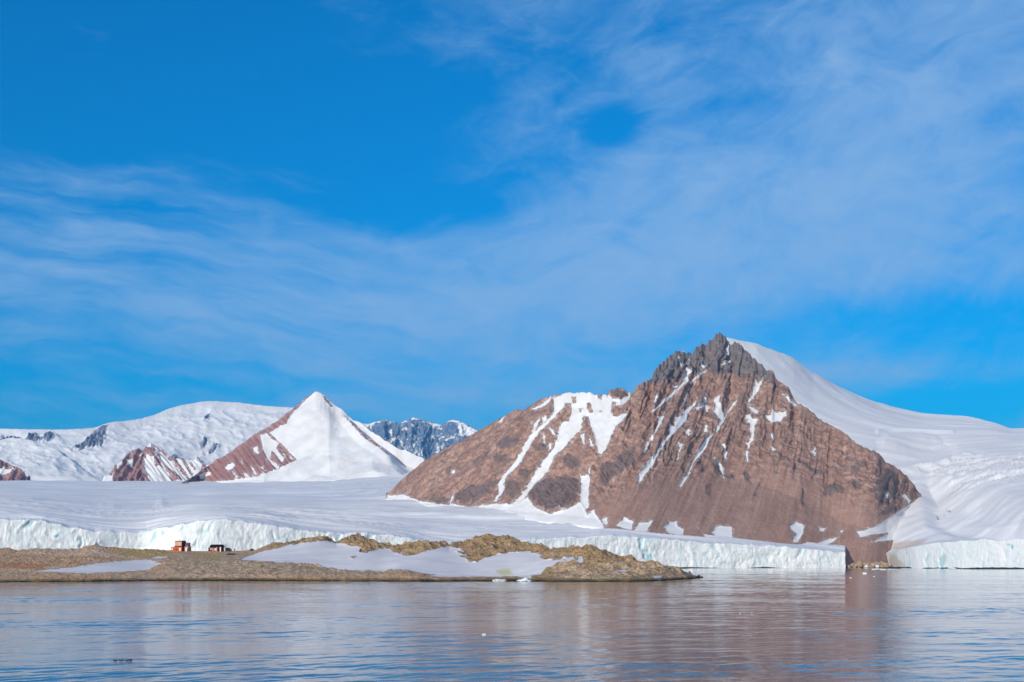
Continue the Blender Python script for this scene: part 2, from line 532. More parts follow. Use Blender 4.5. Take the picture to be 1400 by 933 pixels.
def ice_mat(name):
    m, N, b = material(name)
    pos = N.new('ShaderNodeNewGeometry').outputs['Position']
    cf = N.attr('cliff')
    n = N.noise(N.vmath('MULTIPLY', pos, (1.0, 0.35, 1.0)), 1 / 260., 6, 0.6)
    top = N.mix(N.step(n, 0.35, 0.65), (0.80, 0.785, 0.79), (0.745, 0.735, 0.745))
    lines = N.noise(N.vmath('MULTIPLY', pos, (0.16, 1.0, 1.0)), 1 / 75., 6, 0.6, 0.25)
    top = N.mix(N.math('MULTIPLY', N.step(lines, 0.53, 0.64), 0.85), top, (0.91, 0.91, 0.91))
    vn = N.noise(N.vmath('MULTIPLY', pos, (1.0, 1.0, 0.28)), 1 / 9., 6, 0.65, 0.3)
    bn = N.noise(pos, 1 / 45., 5, 0.6)
    ice = N.mix(N.step(bn, 0.38, 0.62), (0.82, 0.825, 0.825), (0.785, 0.82, 0.82))
    ice = N.mix(N.math('MULTIPLY', N.step(vn, 0.54, 0.70), 0.5), ice, (0.66, 0.80, 0.82))
    fr = N.new('ShaderNodeTexVoronoi', {'Vector': N.vmath('ADD', N.vmath('MULTIPLY', pos, (1.0, 0.6, 0.42)), N.vmath('MULTIPLY', N.xyz(bn, vn, vn), (14., 10., 14.))), 'Scale': 1 / 13.}, feature='DISTANCE_TO_EDGE').outputs[0]
    ice = N.mix(N.math('MULTIPLY', N.step(fr, 0.07, 0.0), N.step(bn, 0.42, 0.6, 0.15, 0.7)), ice, (0.55, 0.70, 0.74))
    ice = N.mix(N.math('MULTIPLY', N.step(N.attr('crack'), 0.25, 0.8), 0.85), ice, (0.45, 0.63, 0.67))
    ice = N.mix(N.step(N.attr('blue'), -1.2, 1.2), ice, (0.12, 0.50, 0.55))
    col = N.mix(cf, top, ice)
    rk = N.math('ADD', N.attr('rock'), N.math('MULTIPLY', N.math('SUBTRACT', N.noise(pos, 1 / 7., 5, 0.75), 0.5), 14.0))
    col = N.mix(N.step(rk, 0.2, 1.2), col, (0.25, 0.20, 0.17))
    stn = N.math('ADD', N.attr('stain'), N.math('MULTIPLY', N.math('SUBTRACT', N.noise(pos, 1 / 18., 5, 0.7), 0.5), 10.0))
    col = N.mix(N.math('MULTIPLY', N.step(stn, -1.0, 2.5), 0.65), col, (0.62, 0.47, 0.33))
    # shade of an undercut, painted as a dark band along the tide line
    z = N.new('ShaderNodeSeparateXYZ', {0: pos}).outputs[2]
    zt = N.math('ADD', z, N.math('MULTIPLY', N.math('SUBTRACT', N.noise(N.vmath('MULTIPLY', pos, (1., 1., 0.)), 1 / 90., 4, 0.6), 0.52), -12.0))
    col = N.mix(N.math('MULTIPLY', N.step(zt, 1.4, 0.7), N.step(z, 5.0, 3.0)), col, (0.05, 0.055, 0.055))
    N.put(b.inputs['Base Color'], col)
    bv = N.math('ADD', N.math('MULTIPLY', vn, N.math('MULTIPLY', cf, 1.4)), N.math('MULTIPLY', lines, N.math('SUBTRACT', 1.0, cf)))
    bump(N, b, bv, 0.7, 2.0)
    b.inputs['Roughness'].default_value = 0.7
    return m


M_ice = ice_mat('glacier_ice')
CRACKS = CR(0, 520, 3.109)([[(655, 640), (672, 636), (660, 670), (640, 700), (630, 702)], [(690, 632), (700, 650), (690, 668), (682, 660)], [(770, 622), (788, 615), (775, 640), (748, 655), (755, 640)], [(390, 648), (400, 645), (396, 660), (372, 678)]]) + \
    CG([[(1120, 160), (1130, 165), (1070, 240), (1020, 310), (985, 400), (978, 395), (1000, 310), (1060, 230)], [(710, 170), (718, 170), (716, 225), (709, 220)], [(1300, 180), (1312, 185), (1330, 270), (1322, 275)]])


def ice_relief(name, px, foot_Y, top_py, top_Y, upper, segs, polys, close_left=False, close_right=False, undul=1.0, seracs=None, creep_k=1.0):
    nc = len(px)
    cl_rows = 34
    # cliff face
    tz = wz(top_py, top_Y)
    R = []
    for j in range(cl_rows):
        t = j / (cl_rows - 1)
        z = -3 + (tz + 3) * t
        y = top_Y + (t - 1) * 6.0
        R.append((wx(px, top_Y), y, z, np.ones(nc)))
    X = np.array([r[0] for r in R]); Y = np.array([r[1] for r in R]); Z = np.array([r[2] for r in R]); CF = np.ones_like(X)
    # fractured face: buttresses, flutes, ledges
    arc = np.concatenate([[0], np.cumsum(np.hypot(np.diff(X[-1]), np.diff(Y[-1])))])
    s = np.repeat(arc[None, :], cl_rows, 0) + 3000.0
    rowt = np.linspace(0, 1, cl_rows)[:, None]
    s = s + fbm(s / 40., Z / 30., 3, 19) * 16
    flut = ridged(s / 34., Z / 60. + 3, 4, 21) - 0.7
    fine = ridged(s / 9., Z / 30., 3, 31) - 0.6
    bulk = fbm(s / 120., Z / 200., 3, 41)
    crack = np.clip((fbm(s / 22., Z / 70., 4, 77) - 0.22) * 3.5, 0, 1) * sstep(-.05, .25, bulk + 0.1 * rowt)
    blk = fbm(s / 26., Z / 16. + s / 80., 4, 35, 0.6)
    dep = -(flut * 0.9 + fine * 0.7 + np.round(blk * 4) * 0.5 + bulk * 6.0) + crack * 4.5
    dep = dep * (0.55 + 0.45 * np.sin(np.clip(rowt, 0, 1) * math.pi) ** 0.5)
    Y = Y + dep
    # ragged lip
    lip = (fbm(X[-1] / 16., X[-1] * 0, 4, 51) * 3.2 + fbm(X[-1] / 70., X[-1] * 0, 2, 53) * 2.0)
    Z = Z + rowt ** 3 * lip[None, :]
    # upper surface
    UX, UY, UZ, UT = relief(px, [(top_py, top_Y)] + upper, segs)
    off = Y[-1] - UY[0]
    fall = np.clip(1 - (UY - UY[0]) / 60., 0, 1)
    UY = UY + off * fall
    UZ = UZ + lip[None, :] * np.clip(1 - (UY - UY[0]) / 40., 0, 1)
    dist = UY - UY[0]
    am = np.clip(dist / 250., 0, 1)
    und = (fbm(UX / 900., UY / 420., 4, 61) * 16 + fbm(UX / 260., UY / 75., 4, 65) * 3.0) * am * undul
    creep = ridged(UX / 420. + UY / 900., UY / 60., 3, 68) * 3.6 * creep_k * np.clip(dist / 60, 0, 1) * np.clip(1.3 - dist / 2500., 0.15, 1)
    UZ = UZ + und + creep * undul
    PXu, PYu = proj(UX, UY, UZ)
    if seracs is not None:
        UZ = UZ + seracs(UX, UY, UZ, PXu, PYu)
    X = np.concatenate([X, UX[1:]]); Y = np.concatenate([Y, UY[1:]]); Z = np.concatenate([Z, UZ[1:]])
    cfu = np.clip(1 - dist / 10., 0, 1)[1:]
    CF = np.concatenate([CF, cfu])
    CK = np.concatenate([crack, np.zeros_like(cfu)])
    PX, PY = proj(X, Y, Z)
    CK = np.maximum(CK, CF * 0.75 * sstep(-0.6, 1.8, polysd(PX, PY, CRACKS, 4) + fbm(X / 9. + Y / 11., Z / 30., 3, 79) * 3.0))
    A = {'cliff': CF, 'crack': CK}
    for k, pl in polys.items():
        A[k] = polysd(PX, PY, pl) if pl else np.full(PX.shape, -5.0)
    # close the open ends of the cliff
    def endwall(side):
        nonlocal X, Y, Z, A
        c = 0 if side == 'l' else -1
        f = np.concatenate if True else None
        Xc, Yc, Zc = X[:, c:][:, :1] if c == 0 else X[:, -1:], Y[:, :1] if c == 0 else Y[:, -1:], np.full((X.shape[0], 1), -3.0)
        ex = {k: (a[:, :1] * 0 + (1 if k == 'cliff' else (0 if k == 'crack' else -5))) if c == 0 else (a[:, -1:] * 0 + (1 if k == 'cliff' else (0 if k == 'crack' else -5))) for k, a in A.items()}
        parts = (lambda p, q: [p, q]) if c == 0 else (lambda p, q: [q, p])
        X = np.concatenate(parts(Xc, X), 1); Y = np.concatenate(parts(Yc, Y), 1); Z = np.concatenate(parts(Zc, Z), 1)
        A = {k: np.concatenate(parts(ex[k], A[k]), 1) for k in A}
    if close_left: endwall('l')
    if close_right: endwall('r')
    v = np.stack([X, Y, Z], -1).reshape(-1, 3)
    return mesh_np(name, v, grid_quads(*X.shape), M_ice, A)


px = np.arange(-260, 1156.5, 1.3)
mid_p = _cts(px) * 0.55 + far_p(px) * 0.45
near_p = _cts(px) * 0.87 + far_p(px) * 0.13
near_Y = gdepth(px, near_p)
g = ice_relief('glacier', px, None, cl_top(px), cl_Y(px),
               [(near_p, near_Y), (mid_p, gdepth(px, mid_p)), (far_p(px), far_Y(px))], [40, 70, 60],
               {'blue': [[(72, 733), (80, 731), (81, 734), (74, 735)], [(62, 731), (67, 731), (66, 733)]],
                'rock': [], 'stain': []},
               close_right=True)
tag(g, 'wide pale glacier sheet ending in an ice cliff behind the rocky shore', 'glacier', kind='structure')

# right-hand glacier, rising to the snow dome behind the brown mountain
px = np.arange(940, 1620, 1.3)
rt = curve([(940, 740), (1180, 757), (1210, 757), (1220, 752.5), (1235, 749.5), (1250, 747), (1266, 744.5), (1282, 742.5), (1300, 741.5), (1336, 740), (1357, 739), (1400, 737.5), (1620, 732)])
rY = scurve([(940, 2720), (1150, 2720), (1206, 2620), (1222, 2440), (1250, 2335), (1300, 2230), (1336, 2170), (1400, 2080), (1620, 1850)], 18)
q = [940, 970, 985, 1050, 1100, 1150, 1200, 1250, 1300, 1350, 1400, 1620]
def K(py, Y):
    return scurve(list(zip(q, py)), 60)(px), scurve(list(zip(q, Y)), 60)(px)
sky_r = curve([(940, 500), (970, 476), (984, 461), (992, 458.5), (1003, 460), (1012, 462.5), (1024, 466), (1035, 468), (1050, 475), (1070, 484), (1085, 492), (1100, 504), (1112, 513), (1130, 521), (1150, 529), (1175, 539), (1200, 548),
                 (1230, 556), (1260, 563), (1285, 566), (1310, 568.5), (1335, 572), (1355, 576), (1370, 581), (1382, 585), (1400, 585), (1440, 578), (1500, 560), (1620, 540)])
skY = scurve(list(zip(q, [3600, 3660, 3700, 3850, 4000, 4200, 4350, 4400, 4350, 4250, 4150, 4000])), 60)
k2 = K([710] * 6 + [708, 708, 700, 700, 700, 690], [3000, 3000, 3000, 3000, 3000, 2960, 2860, 2780, 2620, 2400, 2250, 2000])
k3 = K([660] * 7 + [670, 664, 662, 660, 650], [3200, 3250, 3300, 3300, 3250, 3200, 3080, 3060, 2980, 2800, 2680, 2450])
k4 = K([600, 590, 590, 600, 600, 610, 615, 625, 624, 624, 624, 610], [3350, 3400, 3450, 3500, 3480, 3440, 3400, 3380, 3330, 3220, 3100, 2900])
k5 = K([540, 525, 510, 535, 555, 575, 585, 593, 594, 600, 604, 580], [3480, 3540, 3600, 3650, 3680, 3720, 3760, 3800, 3750, 3600, 3500, 3300])


def seracs(X, Y, Z, PX, PY):
    lens = polysd(PX, PY, C8([[(10, 300), (60, 262), (170, 245), (280, 250), (370, 275), (300, 300), (200, 315), (120, 335), (40, 325)]]), 8)
    zone = polysd(PX, PY, C8([[(200, 450), (350, 420), (520, 350), (640, 370), (760, 390), (860, 400), (933, 330), (940, 500), (860, 560), (700, 560), (600, 610), (480, 590), (360, 520)],
                              [(380, 290), (430, 280), (520, 340), (450, 330)]]), 10)
    zone2 = polysd(PX, PY, C8([[(330, 690), (480, 640), (480, 700), (380, 730)], [(100, 460), (250, 450), (300, 500), (220, 560)]]), 8)
    a = sstep(-6, 6, zone)
    r = a * ((ridged(X / 60. + Y / 120., Y / 45. - X / 200., 5, 81, 0.6) - 0.8) * 4.5 + fbm(X / 70., Y / 40., 4, 88) * 5 + (ridged(X / 34. + Y / 70., Y / 16., 4, 89) - 0.8) * 1.6)
    r = r + sstep(-5, 6, zone2) * (ridged(X / 45., Y / 35., 4, 91) - 0.8) * 3
    # smooth bulges whose near side catches the light
    r = r + sstep(-6, 7, lens) * 9
    cres = polysd(PX, PY, C8([[(0, 232), (100, 222), (250, 225), (480, 236), (250, 232), (100, 230), (0, 242)]]), 6)
    r = r + sstep(-4, 2, cres) * 6
    sw = polysd(PX, PY, C8([[(190, 470), (330, 430), (480, 385), (500, 395), (340, 450)]]), 6)
    r = r + sstep(-5, 5, sw) * 7
    hollow = polysd(PX, PY, C8([[(330, 570), (480, 600), (650, 640), (933, 730), (933, 900), (500, 860), (350, 800), (330, 700)]]), 16)
    r = r - sstep(-16, 16, hollow) * 26
    hol2 = polysd(PX, PY, C8([[(0, 360), (180, 370), (340, 330), (480, 330), (500, 370), (330, 420), (150, 430), (30, 430)]]), 10)
    r = r - sstep(-10, 10, hol2) * 12
    return r


lip_p = rt(px) - 3
g2 = ice_relief('glacier', px, None, rt(px), rY(px), [(lip_p, rY(px) + 110), k2, k3, k4, k5, (sky_r(px), skY(px))], [10, 34, 34, 34, 30, 44],
                {'blue': CG([[(1222, 150), (1245, 150), (1255, 200), (1240, 215), (1225, 185)], [(1170, 140), (1215, 148), (1180, 160)]]),
                 'rock': C8([[(375, 778), (390, 775), (392, 800), (380, 800)], [(430, 725), (450, 728), (475, 750), (460, 752), (440, 740)], [(415, 760), (430, 765), (425, 775)]]) +
                 CG([[(0, 100), (60, 90), (120, 130), (10, 155), (-60, 150), (-300, 120), (-340, 80), (-200, 40)]])[:0],
                 'stain': C2b([[(540, 330), (570, 310), (640, 380), (650, 400), (540, 400)], [(560, 250), (600, 235), (800, 215), (760, 250), (620, 290), (560, 290)]])},
                undul=0.8, seracs=seracs, creep_k=0.2)
tag(g2, 'snow dome and glacier on the right, ending in a bright ice cliff', 'glacier', kind='structure')

# ------------------------------------------------------------------ the brown mountain
px = np.arange(528, 1258, 0.85)
ridge = curve([(528, 674), (535, 671), (545, 660), (560, 646), (580, 630), (600, 618), (620, 608), (640, 598), (656, 588), (680, 574), (695, 566), (706, 560), (716, 561),
               (728, 553), (740, 546), (752, 542), (760, 540), (775, 538), (790, 537), (805, 537), (815, 540), (826, 540), (838, 532), (848, 530), (858, 535), (862, 538), (868, 534), (876, 525), (886, 522), (891, 519),
               (893, 508), (899, 502), (908, 494), (917, 487), (925, 482), (935, 481), (944, 483), (948, 481), (951, 476), (957, 471), (962, 472), (966, 469), (972, 464), (978, 458.5), (983, 455.5), (987, 458), (993, 464), (998, 472),
               (1005, 470), (1011, 471), (1017, 477), (1025, 485), (1035, 494), (1043, 499), (1050, 508), (1054, 505), (1057, 508), (1060, 517), (1068, 524), (1080, 532), (1087, 548), (1100, 556), (1112, 564), (1122, 574),
               (1135, 582), (1148, 588), (1160, 596), (1170, 606), (1180, 611), (1190, 615), (1200, 619), (1207, 627), (1212, 634), (1222, 637), (1232, 644), (1240, 652), (1247, 661), (1252, 668), (1256, 675), (1258, 678)])
foot = curve([(528, 680), (540, 684), (560, 690), (600, 693), (645, 698), (700, 708), (745, 714), (790, 718), (826, 723), (870, 729), (923, 736), (980, 742), (1050, 748), (1100, 753), (1135, 757), (1156, 760), (1158, 776.5),
              (1190, 776.5), (1214, 776.2), (1220, 765), (1226, 750), (1234, 732), (1242, 712), (1250, 695), (1258, 684)])
_gx = np.arange(500, 1157, 4.0)
_fo = foot
foot = lambda p: np.where(p < 1157, np.minimum(_fo(p), cl_top(p) - 1.6) + np.clip((p - 1092) / 60., 0, 1) * (776.3 - np.minimum(_fo(p), cl_top(p) - 1.6)), _fo(p))
_gy = np.maximum(gdepth(_gx, np.minimum(_fo(_gx), cl_top(_gx) - 1.6)), cl_Y(_gx) + 85)
fY = curve(list(zip(_gx, _gy)) + [(1158, 2408), (1175, 2420), (1190, 2430), (1214, 2440), (1226, 2510), (1234, 2600), (1242, 2790), (1250, 2970), (1258, 3080)])
fp, fy = foot(px), fY(px)
fy = np.convolve(np.pad(fy, 60, mode='edge'), np.hanning(123)[1:-1] / np.hanning(123).sum(), 'valid')
fp = np.where(px > 1180, fp, np.convolve(np.pad(fp, 35, mode='edge'), np.hanning(73)[1:-1] / np.hanning(73).sum(), 'valid'))
rp = ridge(px)
ridge_s = np.convolve(np.pad(rp, 12, mode='edge'), np.ones(25) / 25, 'valid')
SL = 0.56
Zf = wz(fp, fy)
rr = ((Zf - H) - SL * fy) / ((YH - ridge_s) / F - SL)
rr = np.maximum(rr, fy + 12)
rr = np.convolve(np.pad(rr, 25, mode='edge'), np.ones(51) / 51, 'valid')
# scree apron is gentler than the crags: two slopes
rp_s = np.convolve(np.pad(rp, 40, mode='edge'), np.hanning(83)[1:-1] / np.hanning(83).sum(), 'valid')
midp = fp + (rp_s - fp) * 0.33
midY = fy + (rr - fy) * 0.40
X, Y, Z, T = relief(px, [(fp, fy), (midp, midY), (rp, rr)], [120, 260])
T = np.where(T < 1, T * 0.33, 0.33 + (T - 1) * 0.67)
PX, PY = proj(X, Y, Z)
# fall line leans left on the left, nearly straight down on the right
lean = np.interp(PX, [530, 700, 850, 1000, 1120, 1250], [0.75, 0.62, 0.52, 0.36, 0.10, 0.12])
u_ = (PX + (PY - 640) * lean)            # constant along a gully
snow_polys = C3([
    [(735, 325), (770, 310), (800, 305), (800, 345), (770, 385), (720, 425), (660, 495), (625, 550), (590, 605), (540, 655), (522, 685), (528, 705), (505, 745), (490, 765), (478, 765), (500, 720), (497, 690), (510, 655), (560, 605), (600, 545), (632, 490), (690, 438), (738, 388)],
    [(790, 300), (850, 293), (920, 294), (950, 306), (985, 320), (1060, 298), (1065, 322), (1030, 350), (990, 360), (985, 400), (1045, 385), (1048, 398), (1000, 445), (975, 500), (955, 540), (938, 562), (925, 555), (918, 520), (905, 475), (890, 430), (860, 405), (850, 450), (800, 505), (755, 550), (722, 600), (692, 648), (662, 685), (632, 722), (610, 752), (570, 790), (560, 770), (600, 738), (625, 705), (640, 678), (680, 612), (715, 560), (750, 510), (758, 450), (770, 430), (800, 420), (810, 380), (800, 345)],
    [(645, 480), (650, 430), (675, 405), (680, 415), (660, 455), (655, 480)], [(685, 405), (705, 405), (710, 415), (690, 440)], [(715, 448), (735, 460), (745, 485), (730, 480)],
    [(690, 480), (700, 485), (700, 520), (692, 515)], [(845, 475), (865, 465), (870, 520), (860, 525)], [(880, 480), (895, 500), (905, 530), (895, 530)],
    [(640, 372), (680, 355), (725, 318), (722, 338), (690, 358), (655, 376)], [(495, 430), (520, 408), (532, 402), (515, 427), (500, 434)],
    [(850, 655), (885, 645), (893, 665), (885, 720), (885, 790), (870, 800), (850, 770), (852, 720)], [(880, 620), (892, 615), (890, 640), (882, 640)],
    [(40, 735), (100, 735), (180, 765), (230, 770), (290, 775), (305, 720), (310, 745), (300, 770), (380, 790), (410, 780), (480, 770), (560, 775), (625, 745), (660, 790), (720, 815), (780, 800), (850, 765), (870, 800), (880, 825), (905, 800), (925, 830), (950, 870), (960, 930), (0, 930), (0, 735)],
    [(720, 520), (728, 515), (726, 540), (718, 545)], [(300, 640), (318, 625), (312, 650)],
]) + C7([[(785, 115), (830, 70), (880, 85), (870, 135)], [(880, 140), (905, 95), (980, 90), (950, 145)], [(1045, 120), (1070, 90), (1110, 85), (1115, 115), (1150, 130), (1140, 165), (1060, 150)],
         [(1300, 150), (1320, 110), (1400, 115), (1410, 190), (1330, 185)], [(1210, 128), (1228, 125), (1225, 137)], [(710, 80), (740, 65), (745, 100), (730, 115)]]) + C4([
    [(390, 140), (378, 160), (375, 200), (380, 225), (370, 240), (375, 255), (340, 285), (300, 320), (225, 385), (222, 380), (280, 325), (330, 280), (360, 250), (365, 220), (372, 185)],
    [(405, 235), (430, 215), (465, 197), (462, 205), (430, 225), (385, 260), (380, 255)], [(325, 150), (340, 155), (355, 180), (350, 185)], [(345, 128), (365, 125), (360, 135)],
    [(425, 160), (435, 165), (450, 195), (442, 195)], [(540, 110), (555, 100), (545, 145), (538, 140)], [(525, 180), (550, 162), (558, 168), (535, 180)],
    [(700, 230), (690, 255), (665, 305), (635, 340), (632, 335), (655, 290), (660, 245), (675, 255)], [(632, 350), (675, 370), (672, 390), (650, 380)],
    [(620, 395), (640, 390), (648, 405), (675, 410), (660, 440), (655, 500), (640, 515), (635, 540), (630, 530), (640, 490), (640, 430)], [(620, 505), (638, 510), (632, 520)],
    [(618, 545), (632, 550), (632, 600), (625, 600)], [(700, 400), (725, 390), (735, 370), (750, 385), (790, 380), (795, 395), (770, 415), (740, 425), (725, 430), (715, 410)],
    [(723, 470), (735, 475), (742, 510), (730, 495)], [(725, 525), (750, 540), (745, 545)], [(903, 545), (918, 535), (925, 570), (912, 560)], [(770, 305), (800, 320), (835, 350), (835, 358), (800, 335)],
    [(415, 320), (405, 350), (380, 385), (375, 415), (330, 460), (290, 500), (260, 545), (230, 600), (190, 655), (165, 690), (163, 650), (200, 600), (240, 555), (265, 510), (300, 470), (295, 430), (320, 440), (325, 405), (345, 400), (370, 370), (395, 350)],
    [(440, 315), (455, 320), (455, 340), (410, 385), (405, 365), (440, 345)], [(450, 350), (465, 360), (460, 385), (448, 370)],
    [(485, 330), (510, 310), (505, 345), (530, 385), (530, 410), (510, 460), (490, 470), (510, 420), (485, 385), (490, 355)],
    [(585, 320), (580, 340), (550, 385), (525, 430), (495, 465), (500, 445), (535, 395), (560, 350)],
    [(490, 475), (465, 500), (450, 540), (400, 600), (380, 650), (345, 705), (338, 700), (370, 640), (400, 580), (430, 530), (460, 490)],
    [(285, 375), (280, 400), (250, 450), (215, 510), (190, 560), (185, 560), (210, 500), (240, 455), (255, 425), (245, 400), (275, 395)],
    [(445, 440), (460, 440), (452, 475), (442, 465)], [(365, 460), (378, 455), (385, 480), (375, 490)], [(333, 508), (355, 515), (345, 540), (335, 585), (330, 580), (345, 530)],
    [(505, 505), (530, 530), (545, 555), (535, 590), (525, 570), (528, 545)], [(485, 580), (500, 590), (525, 620), (530, 668), (523, 665), (515, 630)],
    [(240, 305), (245, 320), (235, 345), (228, 340)], [(315, 268), (335, 272), (325, 280)],
    [(375, 290), (380, 280), (370, 330), (362, 350), (358, 390), (352, 400), (362, 330)],
]) + C5([
    [(90, 680), (120, 665), (155, 680), (150, 710), (125, 755), (100, 750), (120, 715), (95, 695)], [(215, 690), (248, 690), (235, 705), (218, 703)], [(205, 755), (250, 740), (298, 730), (270, 755), (230, 765)],
    [(298, 700), (325, 695), (315, 712)], [(370, 700), (400, 700), (460, 680), (540, 630), (600, 590), (640, 570), (720, 540), (720, 700), (600, 760), (538, 742), (440, 750), (510, 712), (460, 715), (390, 730)],
    [(580, 545), (605, 575), (600, 590), (570, 550)], [(495, 540), (505, 555), (500, 565)],
])
holes = C3([[(810, 320), (830, 315), (832, 345), (818, 348)], [(785, 350), (810, 345), (812, 375), (790, 375)], [(875, 340), (890, 345), (905, 380), (890, 385), (880, 370)], [(860, 400), (880, 395), (892, 430), (880, 445), (862, 430)],
            [(920, 300), (945, 305), (940, 330), (925, 325)], [(955, 298), (972, 300), (965, 322)], [(985, 300), (1010, 278), (1040, 290), (1055, 310), (1020, 330), (985, 328)], [(985, 340), (1000, 345), (990, 395), (980, 390)],
            [(1005, 350), (1030, 350), (1020, 375), (1000, 390)], [(845, 370), (858, 372), (850, 385)], [(930, 380), (940, 384), (935, 390)], [(790, 405), (800, 408), (795, 418)], [(745, 400), (790, 385), (785, 410), (755, 425)]])
dark_polys = C3([
    [(630, 700), (650, 680), (680, 665), (720, 655), (790, 650), (845, 670), (850, 720), (830, 770), (790, 800), (740, 810), (660, 790), (655, 760), (630, 745)], [(190, 760), (220, 740), (300, 740), (305, 770), (240, 775)],
    [(310, 730), (350, 710), (400, 700), (440, 690), (490, 650), (500, 670), (470, 720), (400, 770), (320, 775)], [(480, 520), (540, 490), (600, 490), (600, 520), (560, 545), (500, 540)],
    [(480, 580), (500, 560), (545, 570), (560, 590), (520, 610), (490, 600)], [(760, 570), (800, 550), (850, 590), (860, 630), (820, 640), (780, 610)], [(640, 530), (690, 520), (740, 510), (720, 540), (660, 560)],
    [(370, 600), (440, 560), (480, 530), (460, 570), (400, 610)], [(590, 620), (640, 630), (645, 660), (600, 670), (585, 650)], [(530, 680), (560, 660), (590, 690), (600, 720), (560, 750), (525, 740)],
    [(270, 640), (310, 620), (320, 625), (280, 655)], [(240, 560), (300, 530), (320, 520), (270, 580)], [(980, 300), (1010, 275), (1045, 290), (1060, 310), (1020, 330), (985, 328)], [(715, 350), (735, 345), (735, 395), (715, 390)],
    [(860, 400), (880, 395), (892, 430), (880, 445), (862, 430)], [(1000, 570), (1020, 560), (1040, 590), (1045, 640), (1020, 650), (1000, 620)],
]) + C4([
    [(465, 590), (490, 590), (520, 620), (525, 660), (500, 665), (470, 630)], [(535, 650), (560, 630), (585, 650), (570, 675), (540, 680)], [(600, 650), (625, 630), (650, 650), (640, 685), (615, 690)], [(660, 500), (690, 495), (690, 520), (670, 525)],
    [(400, 600), (430, 590), (435, 640), (405, 650)], [(90, 550), (150, 530), (150, 600), (110, 640), (90, 610)], [(0, 620), (80, 580), (80, 640), (30, 710), (0, 700)], [(640, 750), (690, 650), (695, 660), (660, 750), (645, 765)],
    [(845, 770), (850, 710), (865, 710), (862, 780)], [(420, 380), (520, 420), (530, 440), (490, 430), (430, 400)], [(580, 440), (640, 470), (640, 490), (590, 465)], [(690, 510), (760, 545), (800, 580), (770, 580), (700, 530)],
    [(835, 580), (880, 600), (933, 640), (930, 660), (870, 620), (838, 605)], [(180, 290), (205, 290), (210, 325), (185, 320)], [(330, 630), (360, 630), (370, 660), (345, 660)], [(440, 700), (470, 690), (465, 740), (445, 750)],
]) + C5([
    [(120, 400), (160, 400), (200, 430), (235, 465), (220, 475), (170, 440), (125, 425)], [(340, 430), (380, 415), (410, 425), (390, 445), (350, 470)], [(225, 520), (270, 500), (330, 510), (320, 540), (260, 555), (230, 550)],
    [(340, 500), (370, 490), (410, 510), (400, 530), (350, 530)], [(450, 500), (500, 430), (540, 450), (560, 480), (545, 560), (500, 600), (440, 580), (460, 540)], [(500, 580), (560, 600), (550, 625), (470, 640)],
    [(130, 530), (150, 525), (145, 600), (130, 605)], [(0, 20), (25, 30), (30, 70), (80, 95), (105, 130), (60, 110), (0, 80)],
])
grey_polys = [[(886, 526), (893, 505), (910, 490), (925, 480), (945, 478), (960, 468), (983, 450), (1000, 466), (1020, 478), (1045, 498), (1062, 518), (1050, 522), (1030, 516), (1000, 512), (965, 508), (945, 512), (925, 519), (905, 523)]]
inner_snow = polysd(PX, PY, snow_polys, 6)
hole = polysd(PX, PY, holes, 6)
snow = np.minimum(inner_snow, -hole)
darkm = polysd(PX, PY, dark_polys, 6)
greym = polysd(PX, PY, grey_polys, 14)
# crags above, smooth scree below; the crag line dips to the right
cragline = np.interp(PX, [530, 700, 800, 900, 1000, 1100, 1180, 1250], [690, 700, 690, 655, 640, 650, 690, 690])
crag = np.clip(sstep(25, -35, PY - cragline) + 0.6 * sstep(-2, 3, darkm), 0, 1)
rockamt = sstep(2.0, -1.5, snow)
edge = np.clip((1 - T) * 9, 0.12, 1) * np.clip(T * 14, 0.0, 1)
g1 = ridged(u_ / 34., PY / 260., 4, 11) - 0.75
g2_ = ridged(u_ / 11. + fbm(PX / 40., PY / 40., 2, 17) * 0.9, PY / 70., 4, 13) - 0.7
# beds dipping right
lw = sstep(840, 800, PX)
bed = (PY - 0.42 * (PX - 1000)) * (1 - lw) + (PY + 0.60 * (PX - 640) + 0.1 * (PX - 640)) * lw
beds = fbm(PX / 120., bed / 9., 4, 19) * (1 + 0.5 * lw)
blocks = ridged(PX / 16. + PY / 30., PY / 13. - PX / 40., 4, 23) - 0.75
rough = fbm(PX / 7., PY / 7., 4, 29)
disp = crag * (g1 * 8.5 + g2_ * 4.5 + beds * 4.2 + blocks * 3.4 + rough * 3.0) + (1 - crag) * (g1 * 2.4 + g2_ * 0.5 + rough * 0.8)
disp = disp + sstep(-2, 4, darkm) * 4 + sstep(-4, 6, greym) * (blocks * 9 + beds * 5)
disp = disp * 0.62 * (0.22 + 0.78 * rockamt) - sstep(-1, 3, snow) * 2.5 * edge
disp = disp * edge
ns = normals(X, Y, Z)
X = X + disp * ns[..., 0]; Y = Y + disp * ns[..., 1]; Z = Z + disp * ns[..., 2]
